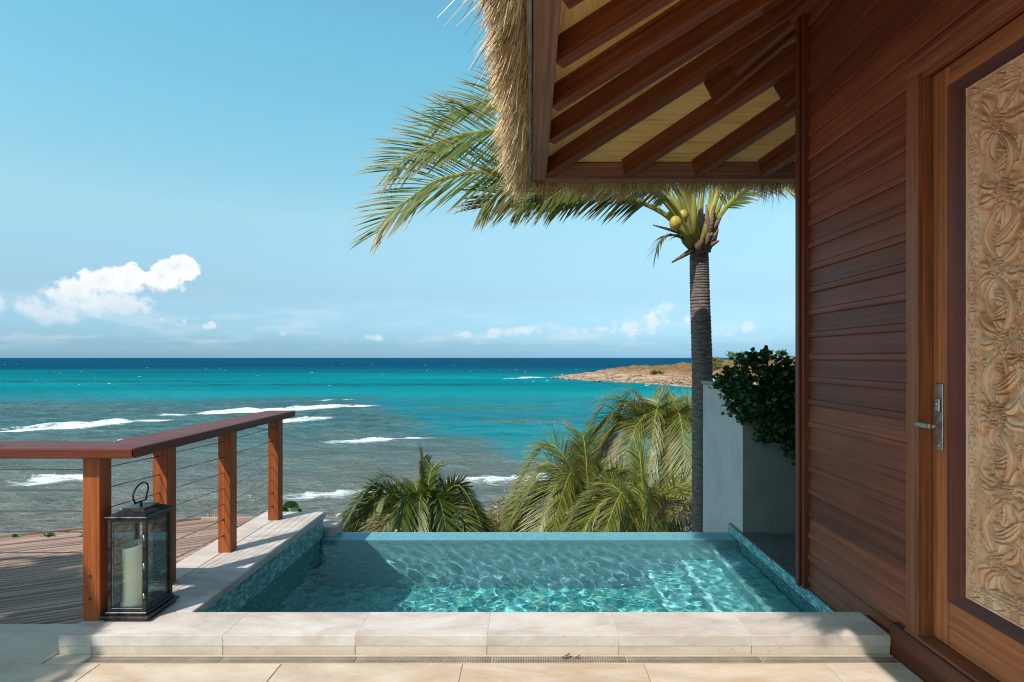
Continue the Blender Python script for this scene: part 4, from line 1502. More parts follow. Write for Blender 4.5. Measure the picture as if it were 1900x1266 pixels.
ZL = ZE + 0.158
apex = (APX, APY, ZL + SL * (APX - EX) + 0.02)
for nm, tri_ in (('matting', [(EX - 0.02, EY + 0.02, ZL), (EX - 0.02, -4.4, ZL), apex]), ('matting', [(9.9, EY + 0.02, ZL), (EX - 0.02, EY + 0.02, ZL), apex])):
    tv = [Vector(p) for p in tri_]
    up = Vector((0, 0, 0.012))
    V = [tuple(p) for p in tv] + [tuple(p + up) for p in tv]
    mesh_obj('matting', V, [(0, 1, 2), (5, 4, 3), (0, 3, 4, 1), (1, 4, 5, 2), (2, 5, 3, 0)], M_REED, roof)
# thatch body
o_x, o_y = -0.085, 5.62
ring0 = [(o_x, o_y, ZE + 0.13), (o_x, -4.6, ZE + 0.13), (10.1, -4.6, ZE + 0.13), (10.1, o_y, ZE + 0.13)]
ring1 = [(o_x + 0.04, o_y - 0.04, ZE + 0.46), (o_x + 0.04, -4.56, ZE + 0.46), (10.06, -4.56, ZE + 0.46), (10.06, o_y - 0.04, ZE + 0.46)]
inn = [(0.02, 5.5, ZE + 0.175), (0.02, -4.45, ZE + 0.175), (9.98, -4.45, ZE + 0.175), (9.98, 5.5, ZE + 0.175)]
ap0, ap1 = (APX, APY, ZE + 0.19 + SL * (APX - 0.0)), (APX, APY, ZE + 0.62 + SL * APX)
V = ring0 + ring1 + inn + [ap0, ap1]
Fc = []
for i in range(4):
    j = (i + 1) % 4
    Fc += [(i, j, 4 + j, 4 + i), (i, 8 + i, 8 + j, j), (8 + i, 12, 8 + j), (4 + i, 4 + j, 13)]
mesh_obj('thatch', V, Fc, M_THATCH_BODY, roof)


def strands(n, fn, seed):
    rg = np.random.default_rng(seed)
    V, Fc = [], []
    for i in range(n):
        p, d, L, w, bend = fn(rg)
        s = np.cross(d, rg.normal(size=3))
        s = s / (np.linalg.norm(s) + 1e-9) * w
        m = p + d * L * 0.55
        e = p + d * L + bend * L
        k = len(V)
        V += [p - s, p + s, m - s * .9, m + s * .9, e - s * .35, e + s * .35]
        Fc += [(k, k + 1, k + 3, k + 2), (k + 2, k + 3, k + 5, k + 4)]
    return [tuple(v) for v in V], Fc


bund = {}


def left_fringe(rg):
    b = rg.integers(900)
    if b not in bund:
        u = rg.uniform() ** 0.8
        bund[b] = (rg.uniform(0.9, 5.60), u, rg.normal(size=3) * np.array([0.10, 0.16, 0.08]), rg.uniform(0.75, 1.25), rg.uniform())
    y, u, dj, lf, hz_ = bund[b]
    y = y + rg.normal() * 0.022
    lump = 0.05 * math.sin(y * 5.1) + 0.035 * math.sin(y * 13.7 + 1)
    p = np.array([-0.006 - 0.105 * u + rg.normal() * 0.012, y, ZE + 0.03 + 0.34 * hz_ + rg.normal() * 0.03 + 0.05 * u + lump * 0.3])
    d = np.array([-0.20 - 0.42 * u + rg.normal() * 0.07, rg.normal() * 0.09, -0.95 + 0.3 * u]) + dj
    d /= np.linalg.norm(d)
    L = rg.uniform(0.11, 0.22) * lf * (1.5 if rg.uniform() < 0.05 else 1)
    return p, d, L, rg.uniform(0.0014, 0.0034), np.array([rg.normal() * 0.05, rg.normal() * .06, -0.10])


V, Fc = strands(26000, left_fringe, 5)
o = mesh_obj('thatch_fringe', V, Fc, M_STRAW, roof)
tag(o, 'shaggy golden straw fringe along the eave', kind='stuff')


def far_fringe(rg):
    x = rg.uniform(-0.12, 3.4)
    u = rg.uniform()
    p = np.array([x, 5.54 + 0.09 * u, ZE + 0.10 + 0.12 * rg.uniform()])
    d = np.array([rg.normal() * 0.18 - 0.05, 0.1 + 0.25 * u, -1.0])
    d /= np.linalg.norm(d)
    L = rg.uniform(0.10, 0.235) * (1.3 if rg.uniform() < 0.10 else 1) * (0.85 + 0.3 * math.sin(x * 9) ** 2)
    return p, d, L, rg.uniform(0.0013, 0.003), np.array([rg.normal() * 0.07, rg.normal() * .05, -0.05])


V, Fc = strands(11000, far_fringe, 6)
o = mesh_obj('thatch_fringe', V, Fc, M_STRAW, roof)
tag(o, 'ragged straw ends hanging below the far eave', kind='stuff')

# ------------------------------------------------------------------ railing
rail = tag(empty('railing', (-2.1, 3.9, 0.088)), 'reddish timber railing with thin steel cables beside the pool', 'railing')
PZT = 0.908
posts = [(-2.19, 2.995, 0.088), (-2.125, 3.44, 0.0885), (-2.062, 4.03, 0.0885), (-2.077, 4.82, 0.0885)]
PW = 0.086
pm = {}
for (x, y, zb) in posts:
    p = box('post', x - PW / 2, x + PW / 2, y - PW / 2, y + PW / 2, zb, PZT, M_POST, rail, 0.003)
    # round wooden plugs near the foot
    for zz in (0.20, 0.31):
        tube('plug', [(x - 0.004, y - PW / 2 + 0.001, zz), (x - 0.004, y - PW / 2 - 0.0004, zz)], 0.010, M_HAND, p, 14, False)
# handrails, mitred at the corner
HT, HB = 0.96, PZT + 0.001
xr0, xr1 = -2.205, -1.945
Yc0, Yc1 = 2.88, 3.13


def prism(name, outline, z0, z1, mat, parent, bev=0.006):
    bm = bmesh.new()
    vs = [bm.verts.new((x, y, z0)) for x, y in outline]
    f = bm.faces.new(vs)
    r_ = bmesh.ops.extrude_face_region(bm, geom=[f])
    for v in [g_ for g_ in r_['geom'] if isinstance(g_, bmesh.types.BMVert)]:
        v.co.z = z1
    bmesh.ops.recalc_face_normals(bm, faces=list(bm.faces))
    bmesh.ops.bevel(bm, geom=list(bm.edges), offset=bev, segments=2, profile=0.5, affect='EDGES')
    c = Vector((sum(p[0] for p in outline) / len(outline), sum(p[1] for p in outline) / len(outline), (z0 + z1) / 2))
    for v in bm.verts:
        v.co -= c
    me = bpy.data.meshes.new(name)
    bm.to_mesh(me)
    bm.free()
    me.materials.append(mat)
    return link(bpy.data.objects.new(name, me), parent, c)


M_HANDX = wood('wood_handrail_cross', (0.0544, 0.0100, 0.0048), (0.1172, 0.0224, 0.0090), (0.1841, 0.0412, 0.0156), axis=0, rough=0.45, vary=0.1, coat=0.0)
prism('handrail', [(-1.93, Yc0 + 0.003), (-2.20, Yc1), (-2.195, 4.95), (-1.965, 4.95)], HB, HT, M_HAND, rail)
prism('handrail', [(-7.0, Yc0), (-1.936, Yc0), (-2.206, Yc1), (-7.0, Yc1)], HB, HT, M_HANDX, rail)
# cables
zc = [0.835, 0.73, 0.625, 0.52, 0.415, 0.31, 0.205]
for i, zz in enumerate(zc):
    pts = [(x - 0.003, y, zz) for (x, y, _) in posts]
    if i < 6:
        for a, b in zip(pts[:-1], pts[1:]):
            tube('cable', [(a[0], a[1] + PW / 2 - 0.002, a[2]), (b[0], b[1] - PW / 2 + 0.002, b[2])], 0.0029, M_STEEL, rail, 8)
    else:
        for a, b in zip(pts[1:-1], pts[2:]):
            tube('cable', [(a[0], a[1] + PW / 2 - 0.002, a[2]), (b[0], b[1] - PW / 2 + 0.002, b[2])], 0.0029, M_STEEL, rail, 8)
    if i < 5:
        x, y, _ = posts[0]
        tube('cable', [(-6.9, y, zz), (x - PW / 2 - 0.04, y, zz)], 0.0029, M_STEEL, rail, 8)
        tube('cable_fitting', [(x - PW / 2 - 0.045, y, zz), (x - PW / 2 + 0.001, y, zz)], 0.0052, M_STEEL, rail, 10)
for x in (-4.2, -6.2):
    box('post', x - PW / 2, x + PW / 2, 2.995 - PW / 2, 2.995 + PW / 2, 0.001, PZT, M_POST, rail, 0.003)

# ------------------------------------------------------------------ lantern
LX0, LX1, LY0, LY1, LZ = -2.138, -1.898, 2.935, 3.205, 0.0895
lan = tag(empty('lantern', ((LX0 + LX1) / 2, (LY0 + LY1) / 2, LZ)), 'dark metal glass lantern with a looped handle beside the front post', 'lantern')
box('foot', LX0 + 0.012, LX1 - 0.012, LY0 + 0.012, LY1 - 0.012, LZ, LZ + 0.013, M_IRON, lan, 0.002)
box('base', LX0, LX1, LY0, LY1, LZ + 0.0135, LZ + 0.028, M_IRON, lan, 0.004, 2)
box('base', LX0 + 0.016, LX1 - 0.016, LY0 + 0.016, LY1 - 0.016, LZ + 0.0285, LZ + 0.042, M_IRON, lan, 0.003)
BX0, BX1, BY0, BY1 = LX0 + 0.024, LX1 - 0.024, LY0 + 0.024, LY1 - 0.024
ZB, ZT = LZ + 0.0425, LZ + 0.505
bs_ = 0.019
for x in (BX0, BX1 - bs_):
    for y in (BY0, BY1 - bs_):
        box('upright', x, x + bs_, y, y + bs_, ZB, ZT, M_IRON, lan, 0.002)
for zz in (ZB + 0.0, ZT - 0.016):
    for y in (BY0 + 0.002, BY1 - bs_ + 0.002):
        box('crossbar', BX0 + bs_, BX1 - bs_, y, y + bs_ - 0.004, zz, zz + 0.016, M_IRON, lan, 0.001)
    for x in (BX0 + 0.002, BX1 - bs_ + 0.002):
        box('crossbar', x, x + bs_ - 0.004, BY0 + bs_, BY1 - bs_, zz, zz + 0.016, M_IRON, lan, 0.001)
gt = 0.003
for y in (BY0 + 0.009, BY1 - 0.012):
    box('pane', BX0 + bs_, BX1 - bs_, y, y + gt, ZB + 0.016, ZT - 0.016, M_GLASS, lan)
for x in (BX0 + 0.009, BX1 - 0.012):
    box('pane', x, x + gt, BY0 + bs_, BY1 - bs_, ZB + 0.016, ZT - 0.016, M_GLASS, lan)
box('roof_plate', LX0 + 0.014, LX1 - 0.014, LY0 + 0.014, LY1 - 0.014, ZT + 0.0005, ZT + 0.012, M_IRON, lan, 0.003)
cxl, cyl = (LX0 + LX1) / 2, (LY0 + LY1) / 2
V = []
for s, zz in ((0.085, ZT + 0.0125), (0.085, ZT + 0.020), (0.055, ZT + 0.034), (0.055, ZT + 0.041)):
    V += [(cxl - s, cyl - s * 1.15, zz), (cxl + s, cyl - s * 1.15, zz), (cxl + s, cyl + s * 1.15, zz), (cxl - s, cyl + s * 1.15, zz)]
Fc = [(3, 2, 1, 0), (12, 13, 14, 15)]
for r_ in range(3):
    for k in range(4):
        Fc.append((r_ * 4 + k, r_ * 4 + (k + 1) % 4, r_ * 4 + 4 + (k + 1) % 4, r_ * 4 + 4 + k))
mesh_obj('roof_cap', V, Fc, M_IRON, lan)
# looped carrying handle, standing over a short stem
zh = ZT + 0.041
tube('handle_stem', [(cxl, cyl, zh - 0.002), (cxl, cyl, zh + 0.018)], 0.006, M_IRON, lan, 10)
tube('handle_bar', [(cxl - 0.002, cyl - 0.045, zh + 0.021), (cxl - 0.002, cyl + 0.045, zh + 0.021)], 0.0048, M_IRON, lan, 10)
arc = []
for k in range(25):
    th = math.pi * (-0.12 + 1.24 * k / 24)
    arc.append((cxl - 0.002 + 0.010 * math.sin(th), cyl - 0.058 * math.cos(th), zh + 0.030 + 0.050 + 0.050 * math.sin(th) - 0.012))
arc = [(cxl - 0.002, cyl - 0.043, zh + 0.021)] + arc + [(cxl - 0.002, cyl + 0.043, zh + 0.021)]
tube('handle', arc, 0.0042, M_IRON, lan, 10)
for zz in (0.12, 0.27, 0.41):
    tube('hinge', [(BX1 - bs_ / 2, BY0 - 0.0, LZ + zz - 0.013), (BX1 - bs_ / 2, BY0 - 0.0, LZ + zz + 0.013)], 0.0045, M_BRONZE, lan, 10)

# candle inside
ccx, ccy, cz0 = -2.040, 3.062, ZB + 0.0005
cand = tag(empty('candle', (ccx, ccy, cz0)), 'thick ivory pillar candle standing inside the lantern', 'candle')
V, Fc = [], []
prof = [(0.0, 0.0), (0.058, 0.0), (0.061, 0.006), (0.056, 0.016), (0.0515, 0.03), (0.050, 0.10), (0.051, 0.20), (0.0525, 0.285), (0.0535, 0.306), (0.051, 0.311), (0.046, 0.306), (0.03, 0.290), (0.0, 0.286)]
ns = 36
for (r_, zz) in prof:
    for k in range(ns):
        th = 2 * math.pi * k / ns
        w = 1 + 0.012 * math.sin(3 * th + 1) + 0.008 * math.sin(5 * th)
        lift = 0.014 * math.cos(th - 0.8) * max(0, (zz - 0.2) / 0.11)
        V.append((ccx + 1.12 * r_ * w * math.cos(th), ccy + 1.12 * r_ * w * math.sin(th), cz0 + zz + lift))
for i in range(len(prof) - 1):
    for k in range(ns):
        Fc.append((i * ns + k, i * ns + (k + 1) % ns, (i + 1) * ns + (k + 1) % ns, (i + 1) * ns + k))
mesh_obj('wax', V, Fc, M_WAX, cand, True)
tube('wick', [(ccx, ccy, cz0 + 0.284), (ccx + 0.001, ccy - 0.001, cz0 + 0.300), (ccx + 0.006, ccy - 0.002, cz0 + 0.312)], [0.0022, 0.002, 0.0012], M_WICK, cand, 8)

# ------------------------------------------------------------------ garden wall
gw = tag(empty('garden_wall', (1.9, 5.4, -1.0)), 'white plastered garden wall with a grey cap beyond the pool', 'wall')
box('wall_panel', 1.752, 1.96, 4.905, 6.04, -3.5, 1.135, M_PLASTER, gw, 0.006)
box('wall_panel', 1.752, 4.4, 4.895, 4.904, -0.9, 1.13, M_PLASTER_SHADED, gw)  # thin dark skin: shade painted on the wall side facing the camera
box('wall_panel', 1.962, 4.4, 4.908, 5.10, -3.5, 1.135, M_PLASTER, gw)
box('cap', 1.738, 1.975, 4.893, 6.055, 1.136, 1.165, M_CAP, gw, 0.004)
box('cap', 1.977, 4.4, 4.893, 5.112, 1.136, 1.164, M_CAP, gw, 0.004)

# shrub spilling over the wall
shr = tag(empty('hanging_shrub', (2.3, 4.95, 1.16)), 'dense dark green shrub hanging over the white garden wall', 'shrub')
V, Fc = [], []
for (px, py, rx, ry, n, sd) in [(1420, 730, 62, 52, 1500, 1), (1450, 700, 45, 46, 900, 2), (1370, 705, 34, 26, 420, 3), (1440, 790, 42, 44, 900, 4), (1460, 830, 24, 30, 260, 5), (1400, 672, 36, 20, 260, 6), (1420, 655, 14, 12, 50, 7),
                                (1480, 740, 40, 80, 900, 9), (1352, 722, 24, 26, 260, 10), (1375, 740, 34, 30, 420, 11), (1395, 770, 26, 26, 260, 12)]:
    c = at(px, py, 4.80)
    s = 4.80 / F
    v, f = leaf_cloud(tuple(c), (rx * s * 0.85, 0.13, ry * s * 0.85), n, 0.046, 50 + sd, squash=1.25)
    k = len(V)
    V += v
    Fc += [tuple(i + k for i in q) for q in f]
mesh_obj('foliage', V, Fc, M_SHRUB, shr)
rg = np.random.default_rng(77)
for k in range(9):
    a = Vector((2.05 + rg.uniform(0, 0.5), 4.98, 1.17))
    b = at(1375 + rg.uniform(0, 105), 690 + rg.uniform(0, 130), 4.82)
    mid = (a + b) / 2 + Vector((0, -0.05, 0.18))
    tube('stem', bezier(a, mid, b, 9), np.linspace(0.008, 0.003, 9), M_TWIG, shr, 6)
c = at(1338, 733, 4.72)
V, Fc = leaf_cloud(tuple(c), (0.014, 0.012, 0.014), 12, 0.028, 9)
mesh_obj('blossom', V, Fc, M_RED, shr)


# ------------------------------------------------------------------ palms
def frond_geo(pts, leaf, n, rg, wind=(-0.25, 0.0, -1.0), spread=0.9, droop=0.55, width=0.016, start=0.22, lift=0.12, rach=0.018, dead=0.12, tipfade=0.5, fold=0.25, roll=0.0):
    """coconut frond: a tapered rachis and two rows of narrow drooping leaflets"""
    N = 60
    S = spline(pts, N)
    V, Fc, tips = [], [], []
    rv, rf = tube_geo(S, [rach * (1 - 0.85 * i / (N - 1)) + 0.002 for i in range(N)], 6)
    V += rv
    Fc += rf
    tips += [0.0] * len(rv)
    nrach = len(rf)
    wind = Vector(wind)
    cum = [0.0]
    for i in range(1, N):
        cum.append(cum[-1] + (S[i] - S[i - 1]).length)
    tot = cum[-1]
    for i in range(n):
        t = start + (1 - start) * (i + 0.5) / n
        d_ = t * tot
        k = min(max(int(np.searchsorted(cum, d_)), 1), N - 1)
        fr = (d_ - cum[k - 1]) / max(cum[k] - cum[k - 1], 1e-6)
        p = S[k - 1].lerp(S[k], fr)
        T = (S[min(k + 1, N - 1)] - S[max(k - 2, 0)]).normalized()
        up = Vector((0, 0, 1))
        side = T.cross(up)
        if side.length < 0.1:
            side = T.cross(Vector((0, 1, 0)))
        side.normalize()
        nup = side.cross(T).normalized()
        if roll:
            side, nup = side * math.cos(roll) + nup * math.sin(roll), nup * math.cos(roll) - side * math.sin(roll)
        tt = (t - start) / (1 - start)
        env = leaf * (0.55 + 0.75 * tt ** 0.6) * (1.0 if tt < 0.55 else 1.0 - 0.62 * ((tt - 0.55) / 0.45) ** 1.4)
        for sg in (-1, 1):
            if rg.random() < dead * (0.4 + tt):
                continue
            L = env * rg.uniform(0.8, 1.1)
            ang = spread * (1.0 - 0.45 * tt) + rg.normal() * 0.07
            d = (T * math.cos(ang) + side * (sg * math.sin(ang)) + nup * (lift + rg.normal() * 0.06)).normalized()
            wv = (T - d * T.dot(d)).normalized() * math.cos(fold) + nup * math.sin(fold)
            w = width * rg.uniform(0.75, 1.15)
            seg = 5
            q = p.copy()
            dd = d.copy()
            k0 = len(V)
            dr = droop * rg.uniform(0.6, 1.5)
            tp = rg.uniform(0, 1) ** 1.5 * tipfade + 0.1
            for s_ in range(seg + 1):
                u = s_ / seg
                ww = w * (0.45 + 0.55 * math.sin(math.pi * min(u * 1.6 + 0.12, 1.0) * 0.5)) * (1 - u ** 3)
                tipv = min(1.0, max(0.0, (u - (1 - tp)) * 2.5))
                if s_ == seg:
                    V.append(q.copy())
                    tips.append(1.0 if tp > 0.2 else 0.5)
                else:
                    V += [q - wv * ww, q + wv * ww]
                    tips += [tipv, tipv]
                dd = (dd + wind * (dr / seg) * (0.5 + u)).normalized()
                q = q + dd * (L / seg)
            for s_ in range(seg - 1):
                a = k0 + 2 * s_
                Fc.append((a, a + 1, a + 3, a + 2))
            a = k0 + 2 * (seg - 1)
            Fc.append((a, a + 1, a + 2))
    return V, Fc, tips, nrach


def add_frond(parent, pts, leaf, n, rg, mat, pet=None, name='frond', **kw):
    V, Fc, tips, nr_ = frond_geo(pts, leaf, n, rg, **kw)
    o = mesh_obj(name, [tuple(v) for v in V], Fc, mat, parent)
    o.data.materials.append(pet or M_PETIOLE)
    mi = np.zeros(len(Fc), np.int32)
    mi[:nr_] = 1
    o.data.polygons.foreach_set('material_index', mi)
    at_ = o.data.attributes.new('tip', 'FLOAT', 'POINT')
    at_.data.foreach_set('value', np.array(tips, np.float32))
    return o


def trunk_geo(pts, r0, r1, rings, n=18, flare=0.0):
    S = spline(pts, rings * 3 + 1)
    rad = []
    for i in range(len(S)):
        t = i / (len(S) - 1)
        r = r0 + (r1 - r0) * t + flare * max(0, 1 - t * 6) ** 2
        rad.append(r * (1.0 + (0.032, 0.0, -0.022)[i % 3] + random.uniform(-0.022, 0.022)))
    return tube_geo(S, rad, n)


def trunk(parent, pts, r0, r1, rings, mat=None, **kw):
    V, Fc = trunk_geo(pts, r0, r1, rings, **kw)
    return mesh_obj('trunk', [tuple(v) for v in V], Fc, mat or M_TRUNK, parent, False)


rg = np.random.default_rng(40)
# the tall coconut palm beside the garden wall
TD = 6.7
base = at(1303, 1150, TD)
palm = tag(empty('coconut_palm', base), 'tall coconut palm with wind-swept fronds rising beside the white wall', 'palm tree')
top = at(1297, 445, TD)
trunk(palm, [base, at(1304, 900, TD), at(1303, 700, TD), at(1299, 560, TD), at(1297, 470, TD)], 0.125, 0.104, 74)
P3 = lambda l: [at(*q) for q in l]
big = [
    ([(1290, 440, 6.65), (1240, 330, 6.6), (1130, 252, 6.5), (1020, 235, 6.4), (926, 241, 6.3), (842, 254, 6.3), (774, 282, 6.3), (722, 318, 6.3)], 0.78, 84, 1.0),
    ([(1287, 442, 6.6), (1200, 345, 6.5), (1060, 308, 6.3), (913, 316, 6.2), (819, 333, 6.2), (771, 362, 6.2), (722, 400, 6.2), (700, 432, 6.2)], 0.74, 88, 1.0),
    ([(1292, 435, 6.8), (1235, 280, 6.9), (1120, 190, 6.9), (1000, 170, 6.9), (905, 185, 6.9), (840, 210, 6.9), (800, 235, 6.9)], 0.72, 76, 1.0),
    ([(1275, 440, 6.5), (1232, 397, 6.45), (1165, 368, 6.4), (1060, 345, 6.3), (985, 342, 6.2), (930, 356, 6.1), (893, 386, 6.1)], 0.72, 84, 1.0),
    ([(1280, 432, 6.85), (1245, 362, 6.9), (1180, 325, 6.95), (1090, 322, 7.0), (1010, 345, 7.0), (960, 385, 7.0)], 0.72, 80, 1.0),
    ([(1278, 436, 6.55), (1250, 385, 6.4), (1205, 345, 6.2), (1130, 330, 6.1), (1060, 345, 6.05), (1010, 375, 6.05)], 0.66, 76, 1.0),
    ([(1305, 445, 6.7), (1322, 350, 6.8), (1345, 240, 7.0), (1400, 150, 7.4), (1480, 130, 7.8), (1560, 160, 8.1)], 0.70, 70, 1.0),
    ([(1300, 440, 6.75), (1300, 340, 7.0), (1290, 220, 7.5), (1240, 120, 8.2), (1160, 80, 8.9), (1080, 90, 9.4)], 0.75, 70, 1.0),
    ([(1312, 450, 6.7), (1336, 380, 6.75), (1372, 315, 6.9), (1450, 280, 7.2), (1540, 300, 7.5)], 0.62, 60, 1.0),
    ([(1308, 446, 6.65), (1345, 388, 6.6), (1388, 350, 6.6), (1440, 338, 6.6), (1490, 350, 6.6), (1530, 385, 6.6)], 0.36, 40, 1.0),
    ([(1295, 438, 6.6), (1265, 330, 6.45), (1190, 240, 6.3), (1100, 215, 6.2), (1000, 250, 6.15), (940, 290, 6.15)], 0.62, 70, 1.0),
]
for k, (pts, leaf, n, _) in enumerate(big):
    add_frond(palm, P3(pts), leaf * (1.02, 1.0, 0.95, 0.9, 0.85, 0.85, 1, 1, 1, 1, .9)[k], int(n * 1.3), rg, M_FROND, roll=(1.25, 1.15, 1.2, 1.35, 1.3, 1.4, -0.6, 0.3, -0.7, -1.2, 0.9)[k],
              wind=(-0.55, 0.05, -0.85), droop=0.34, width=0.0135, start=0.24, rach=0.030, dead=0.07, spread=1.02, lift=0.22, tipfade=0.55, fold=0.5)
# a hanging dead frond and old boots
add_frond(palm, P3([(1285, 455, 6.6), (1262, 440, 6.5), (1240, 437, 6.45), (1222, 452, 6.4), (1215, 480, 6.4)]), 0.26, 22, rg, M_FROND_DARK, pet=M_HUSK, wind=(0, 0, -1), droop=0.9, width=0.010, start=0.3, rach=0.02)
for (a, b, r_) in [((1288, 462, 6.6), (1247, 487, 6.4), 0.045), ((1306, 462, 6.62), (1334, 447, 6.5), 0.05), ((1280, 438, 6.6), (1212, 418, 6.4), 0.034), ((1303, 455, 6.6), (1322, 432, 6.5), 0.05),
                   ((1298, 470, 6.58), (1286, 430, 6.55), 0.07), ((1310, 468, 6.62), (1312, 425, 6.6), 0.075), ((1290, 468, 6.6), (1276, 430, 6.7), 0.07), ((1296, 465, 6.7), (1300, 385, 6.7), 0.09),
                   ((1318, 440, 6.7), (1316, 390, 6.75), 0.035), ((1268, 372, 6.75), (1283, 425, 6.7), 0.022)]:
    A_, B_ = at(*a), at(*b)
    tube('leaf_boot', [A_, A_.lerp(B_, 0.4) + Vector((0, -0.02, 0)), B_], [r_ * 0.75, r_ * 0.6, r_ * 0.2], M_HUSK, palm, 9)
for q_ in range(26):
    a_ = rg.uniform(0, 6.28)
    A_ = at(1297, 468 - rg.uniform(0, 30), 6.66) + Vector((0.09 * math.cos(a_), 0.09 * math.sin(a_) - 0.02, 0))
    B_ = A_ + Vector((0.10 * math.cos(a_) + rg.normal() * 0.04, 0.08 * math.sin(a_), rg.uniform(0.12, 0.42)))
    tube('leaf_boot', [A_, A_.lerp(B_, 0.5) + Vector((0.02 * math.cos(a_), 0, 0)), B_], [rg.uniform(0.03, 0.05), 0.03, 0.008], M_HUSK, palm, 6)
for (a, b, r0, r1) in [((1290, 450, 6.55), (1284, 340, 6.5), 0.042, 0.030), ((1303, 452, 6.55), (1336, 345, 6.6), 0.045, 0.030), ((1294, 440, 6.7), (1305, 330, 6.75), 0.042, 0.030), ((1282, 452, 6.5), (1238, 395, 6.45), 0.036, 0.026), ((1286, 446, 6.6), (1236, 345, 6.6), 0.034, 0.026)]:
    A_, B_ = at(*a), at(*b)
    tube('leaf_stalk', [A_, A_.lerp(B_, .5) + Vector((0, 0, 0.03)), B_], [r0, (r0 + r1) / 2, r1], M_PETIOLE, palm, 9)
for (px, py, d, r_) in [(1253, 414, 6.35, 0.066), (1268, 400, 6.55, 0.055)]:
    c = at(px, py, d)
    V = []
    ns = 14
    for i in range(9):
        th = math.pi * i / 8
        for k in range(ns):
            ph = 2 * math.pi * k / ns
            rr = r_ * math.sin(th) * (1 + 0.05 * math.cos(3 * ph))
            V.append((c.x + rr * math.cos(ph), c.y + rr * math.sin(ph), c.z + r_ * 1.18 * math.cos(th)))
    Fc = [(i * ns + k, (i + 1) * ns + k, (i + 1) * ns + (k + 1) % ns, i * ns + (k + 1) % ns) for i in range(8) for k in range(ns)]
    mesh_obj('coconut', V, Fc, M_NUT, palm, True)


def lower_palm(label, crown, base, fronds, leaf, n, mat, r0, seed, wind=(-0.35, 0, -0.9), width=0.022, droop=0.5, flen=1.0, pet=None, spears=2):
    """palm seen from above: crown point, trunk, fronds given as (azimuth deg, length, rise, fall)"""
    rg = np.random.default_rng(seed)
    crown, base = Vector(crown), Vector(base)
    t = tag(empty('palm', base), label, 'palm tree', 'palms growing below the pool')
    trunk(t, [base, base.lerp(crown, 0.4) + Vector((0.12, 0.05, 0)), base.lerp(crown, 0.8) + Vector((0.05, 0, 0)), crown], r0 * 1.25, r0, 26, n=12)
    for (az_, L, rise, fall) in fronds:
        a = math.radians(az_)
        h = Vector((math.cos(a), math.sin(a), 0))
        w = Vector(wind)
        p = [crown + Vector((0, 0, -0.05)),
             crown + h * (0.22 * L) + Vector((0, 0, rise * 0.62)),
             crown + h * (0.52 * L) + Vector((w.x * 0.10 * L, 0, rise * 0.95)),
             crown + h * (0.80 * L) + Vector((w.x * 0.22 * L, 0, rise * 0.75 - fall * 0.45)),
             crown + h * (0.98 * L) + Vector((w.x * 0.36 * L, 0, rise * 0.45 - fall))]
        old = rg.random() < 0.08
        add_frond(t, p, leaf * rg.uniform(0.75, 1.1), int(n * 1.75), rg, M_DRYFROND if old else mat, pet=M_HUSK if old else pet, wind=wind, droop=droop * rg.uniform(0.6, 1.5), width=width * 0.70, start=0.2,
                  rach=0.013, dead=0.06, spread=0.85 * rg.uniform(0.85, 1.15), lift=0.22, tipfade=0.45, roll=rg.normal() * 0.55, fold=0.45)
    return t


def fan(n, seed, L, rise, fall, a0=0, a1=360):
    rg = np.random.default_rng(seed)
    return [(a0 + (a1 - a0) * (i + rg.uniform(-.3, .3)) / n, L * rg.uniform(0.8, 1.1), rise * rg.uniform(0.55, 1.25), fall * rg.uniform(0.6, 1.3)) for i in range(n)]


# dark green palm in the middle, seen just over the pool edge
c = at(785, 1000, 13.0)
lower_palm('dark green bushy palm in the middle just beyond the pool edge', c, (c.x + 0.2, c.y, -4.3),
           fan(26, 1, 1.75, 1.1, 0.8) + [(100, 0.9, 1.75, -0.3), (70, 0.8, 1.55, 0), (200, 1.5, 1.5, 0.2), (180, 1.9, 0.9, 0.6), (0, 1.9, 0.5, 0.6), (20, 1.7, 0.8, 0.7)],
           0.52, 44, M_FROND_DARK, 0.10, 2, wind=(-0.15, 0, -0.95), width=0.036, droop=0.28)
# pale palm left of the tall pair
c = at(1092, 985, 13.5)
lower_palm('pale yellow-green palm with arching fronds left of the taller palm', c, (c.x + 0.3, c.y + 0.2, -4.4),
           fan(16, 3, 1.75, 1.35, 0.9) + [(170, 1.7, 1.6, 0.6), (185, 1.6, 1.1, 1.0), (150, 1.7, 2.0, 0.2), (95, 1.0, 2.2, 0.1), (215, 1.5, 0.9, 0.9), (250, 1.2, 0.7, 1.2)],
           0.72, 62, M_FROND_PALE, 0.12, 4, wind=(-0.4, 0, -0.9), width=0.019, droop=0.45)
# taller palm behind
c = at(1232, 850, 15.0)
lower_palm('taller drooping palm standing close left of the dark trunk', c, (c.x + 0.4, c.y + 0.4, -4.6),
           fan(20, 5, 1.9, 1.3, 1.5) + [(160, 2.2, 1.6, 1.5), (185, 2.3, 1.2, 1.6), (205, 2.1, 1.5, 1.7), (140, 1.6, 1.7, 1.0), (60, 1.4, 1.7, 0.9), (230, 1.6, 1.2, 1.8), (265, 1.2, 1.0, 1.9), (285, 1.2, 1.1, 1.8)],
           0.80, 66, M_FROND_PALE, 0.13, 6, wind=(-0.55, 0, -0.9), width=0.019, droop=0.75)
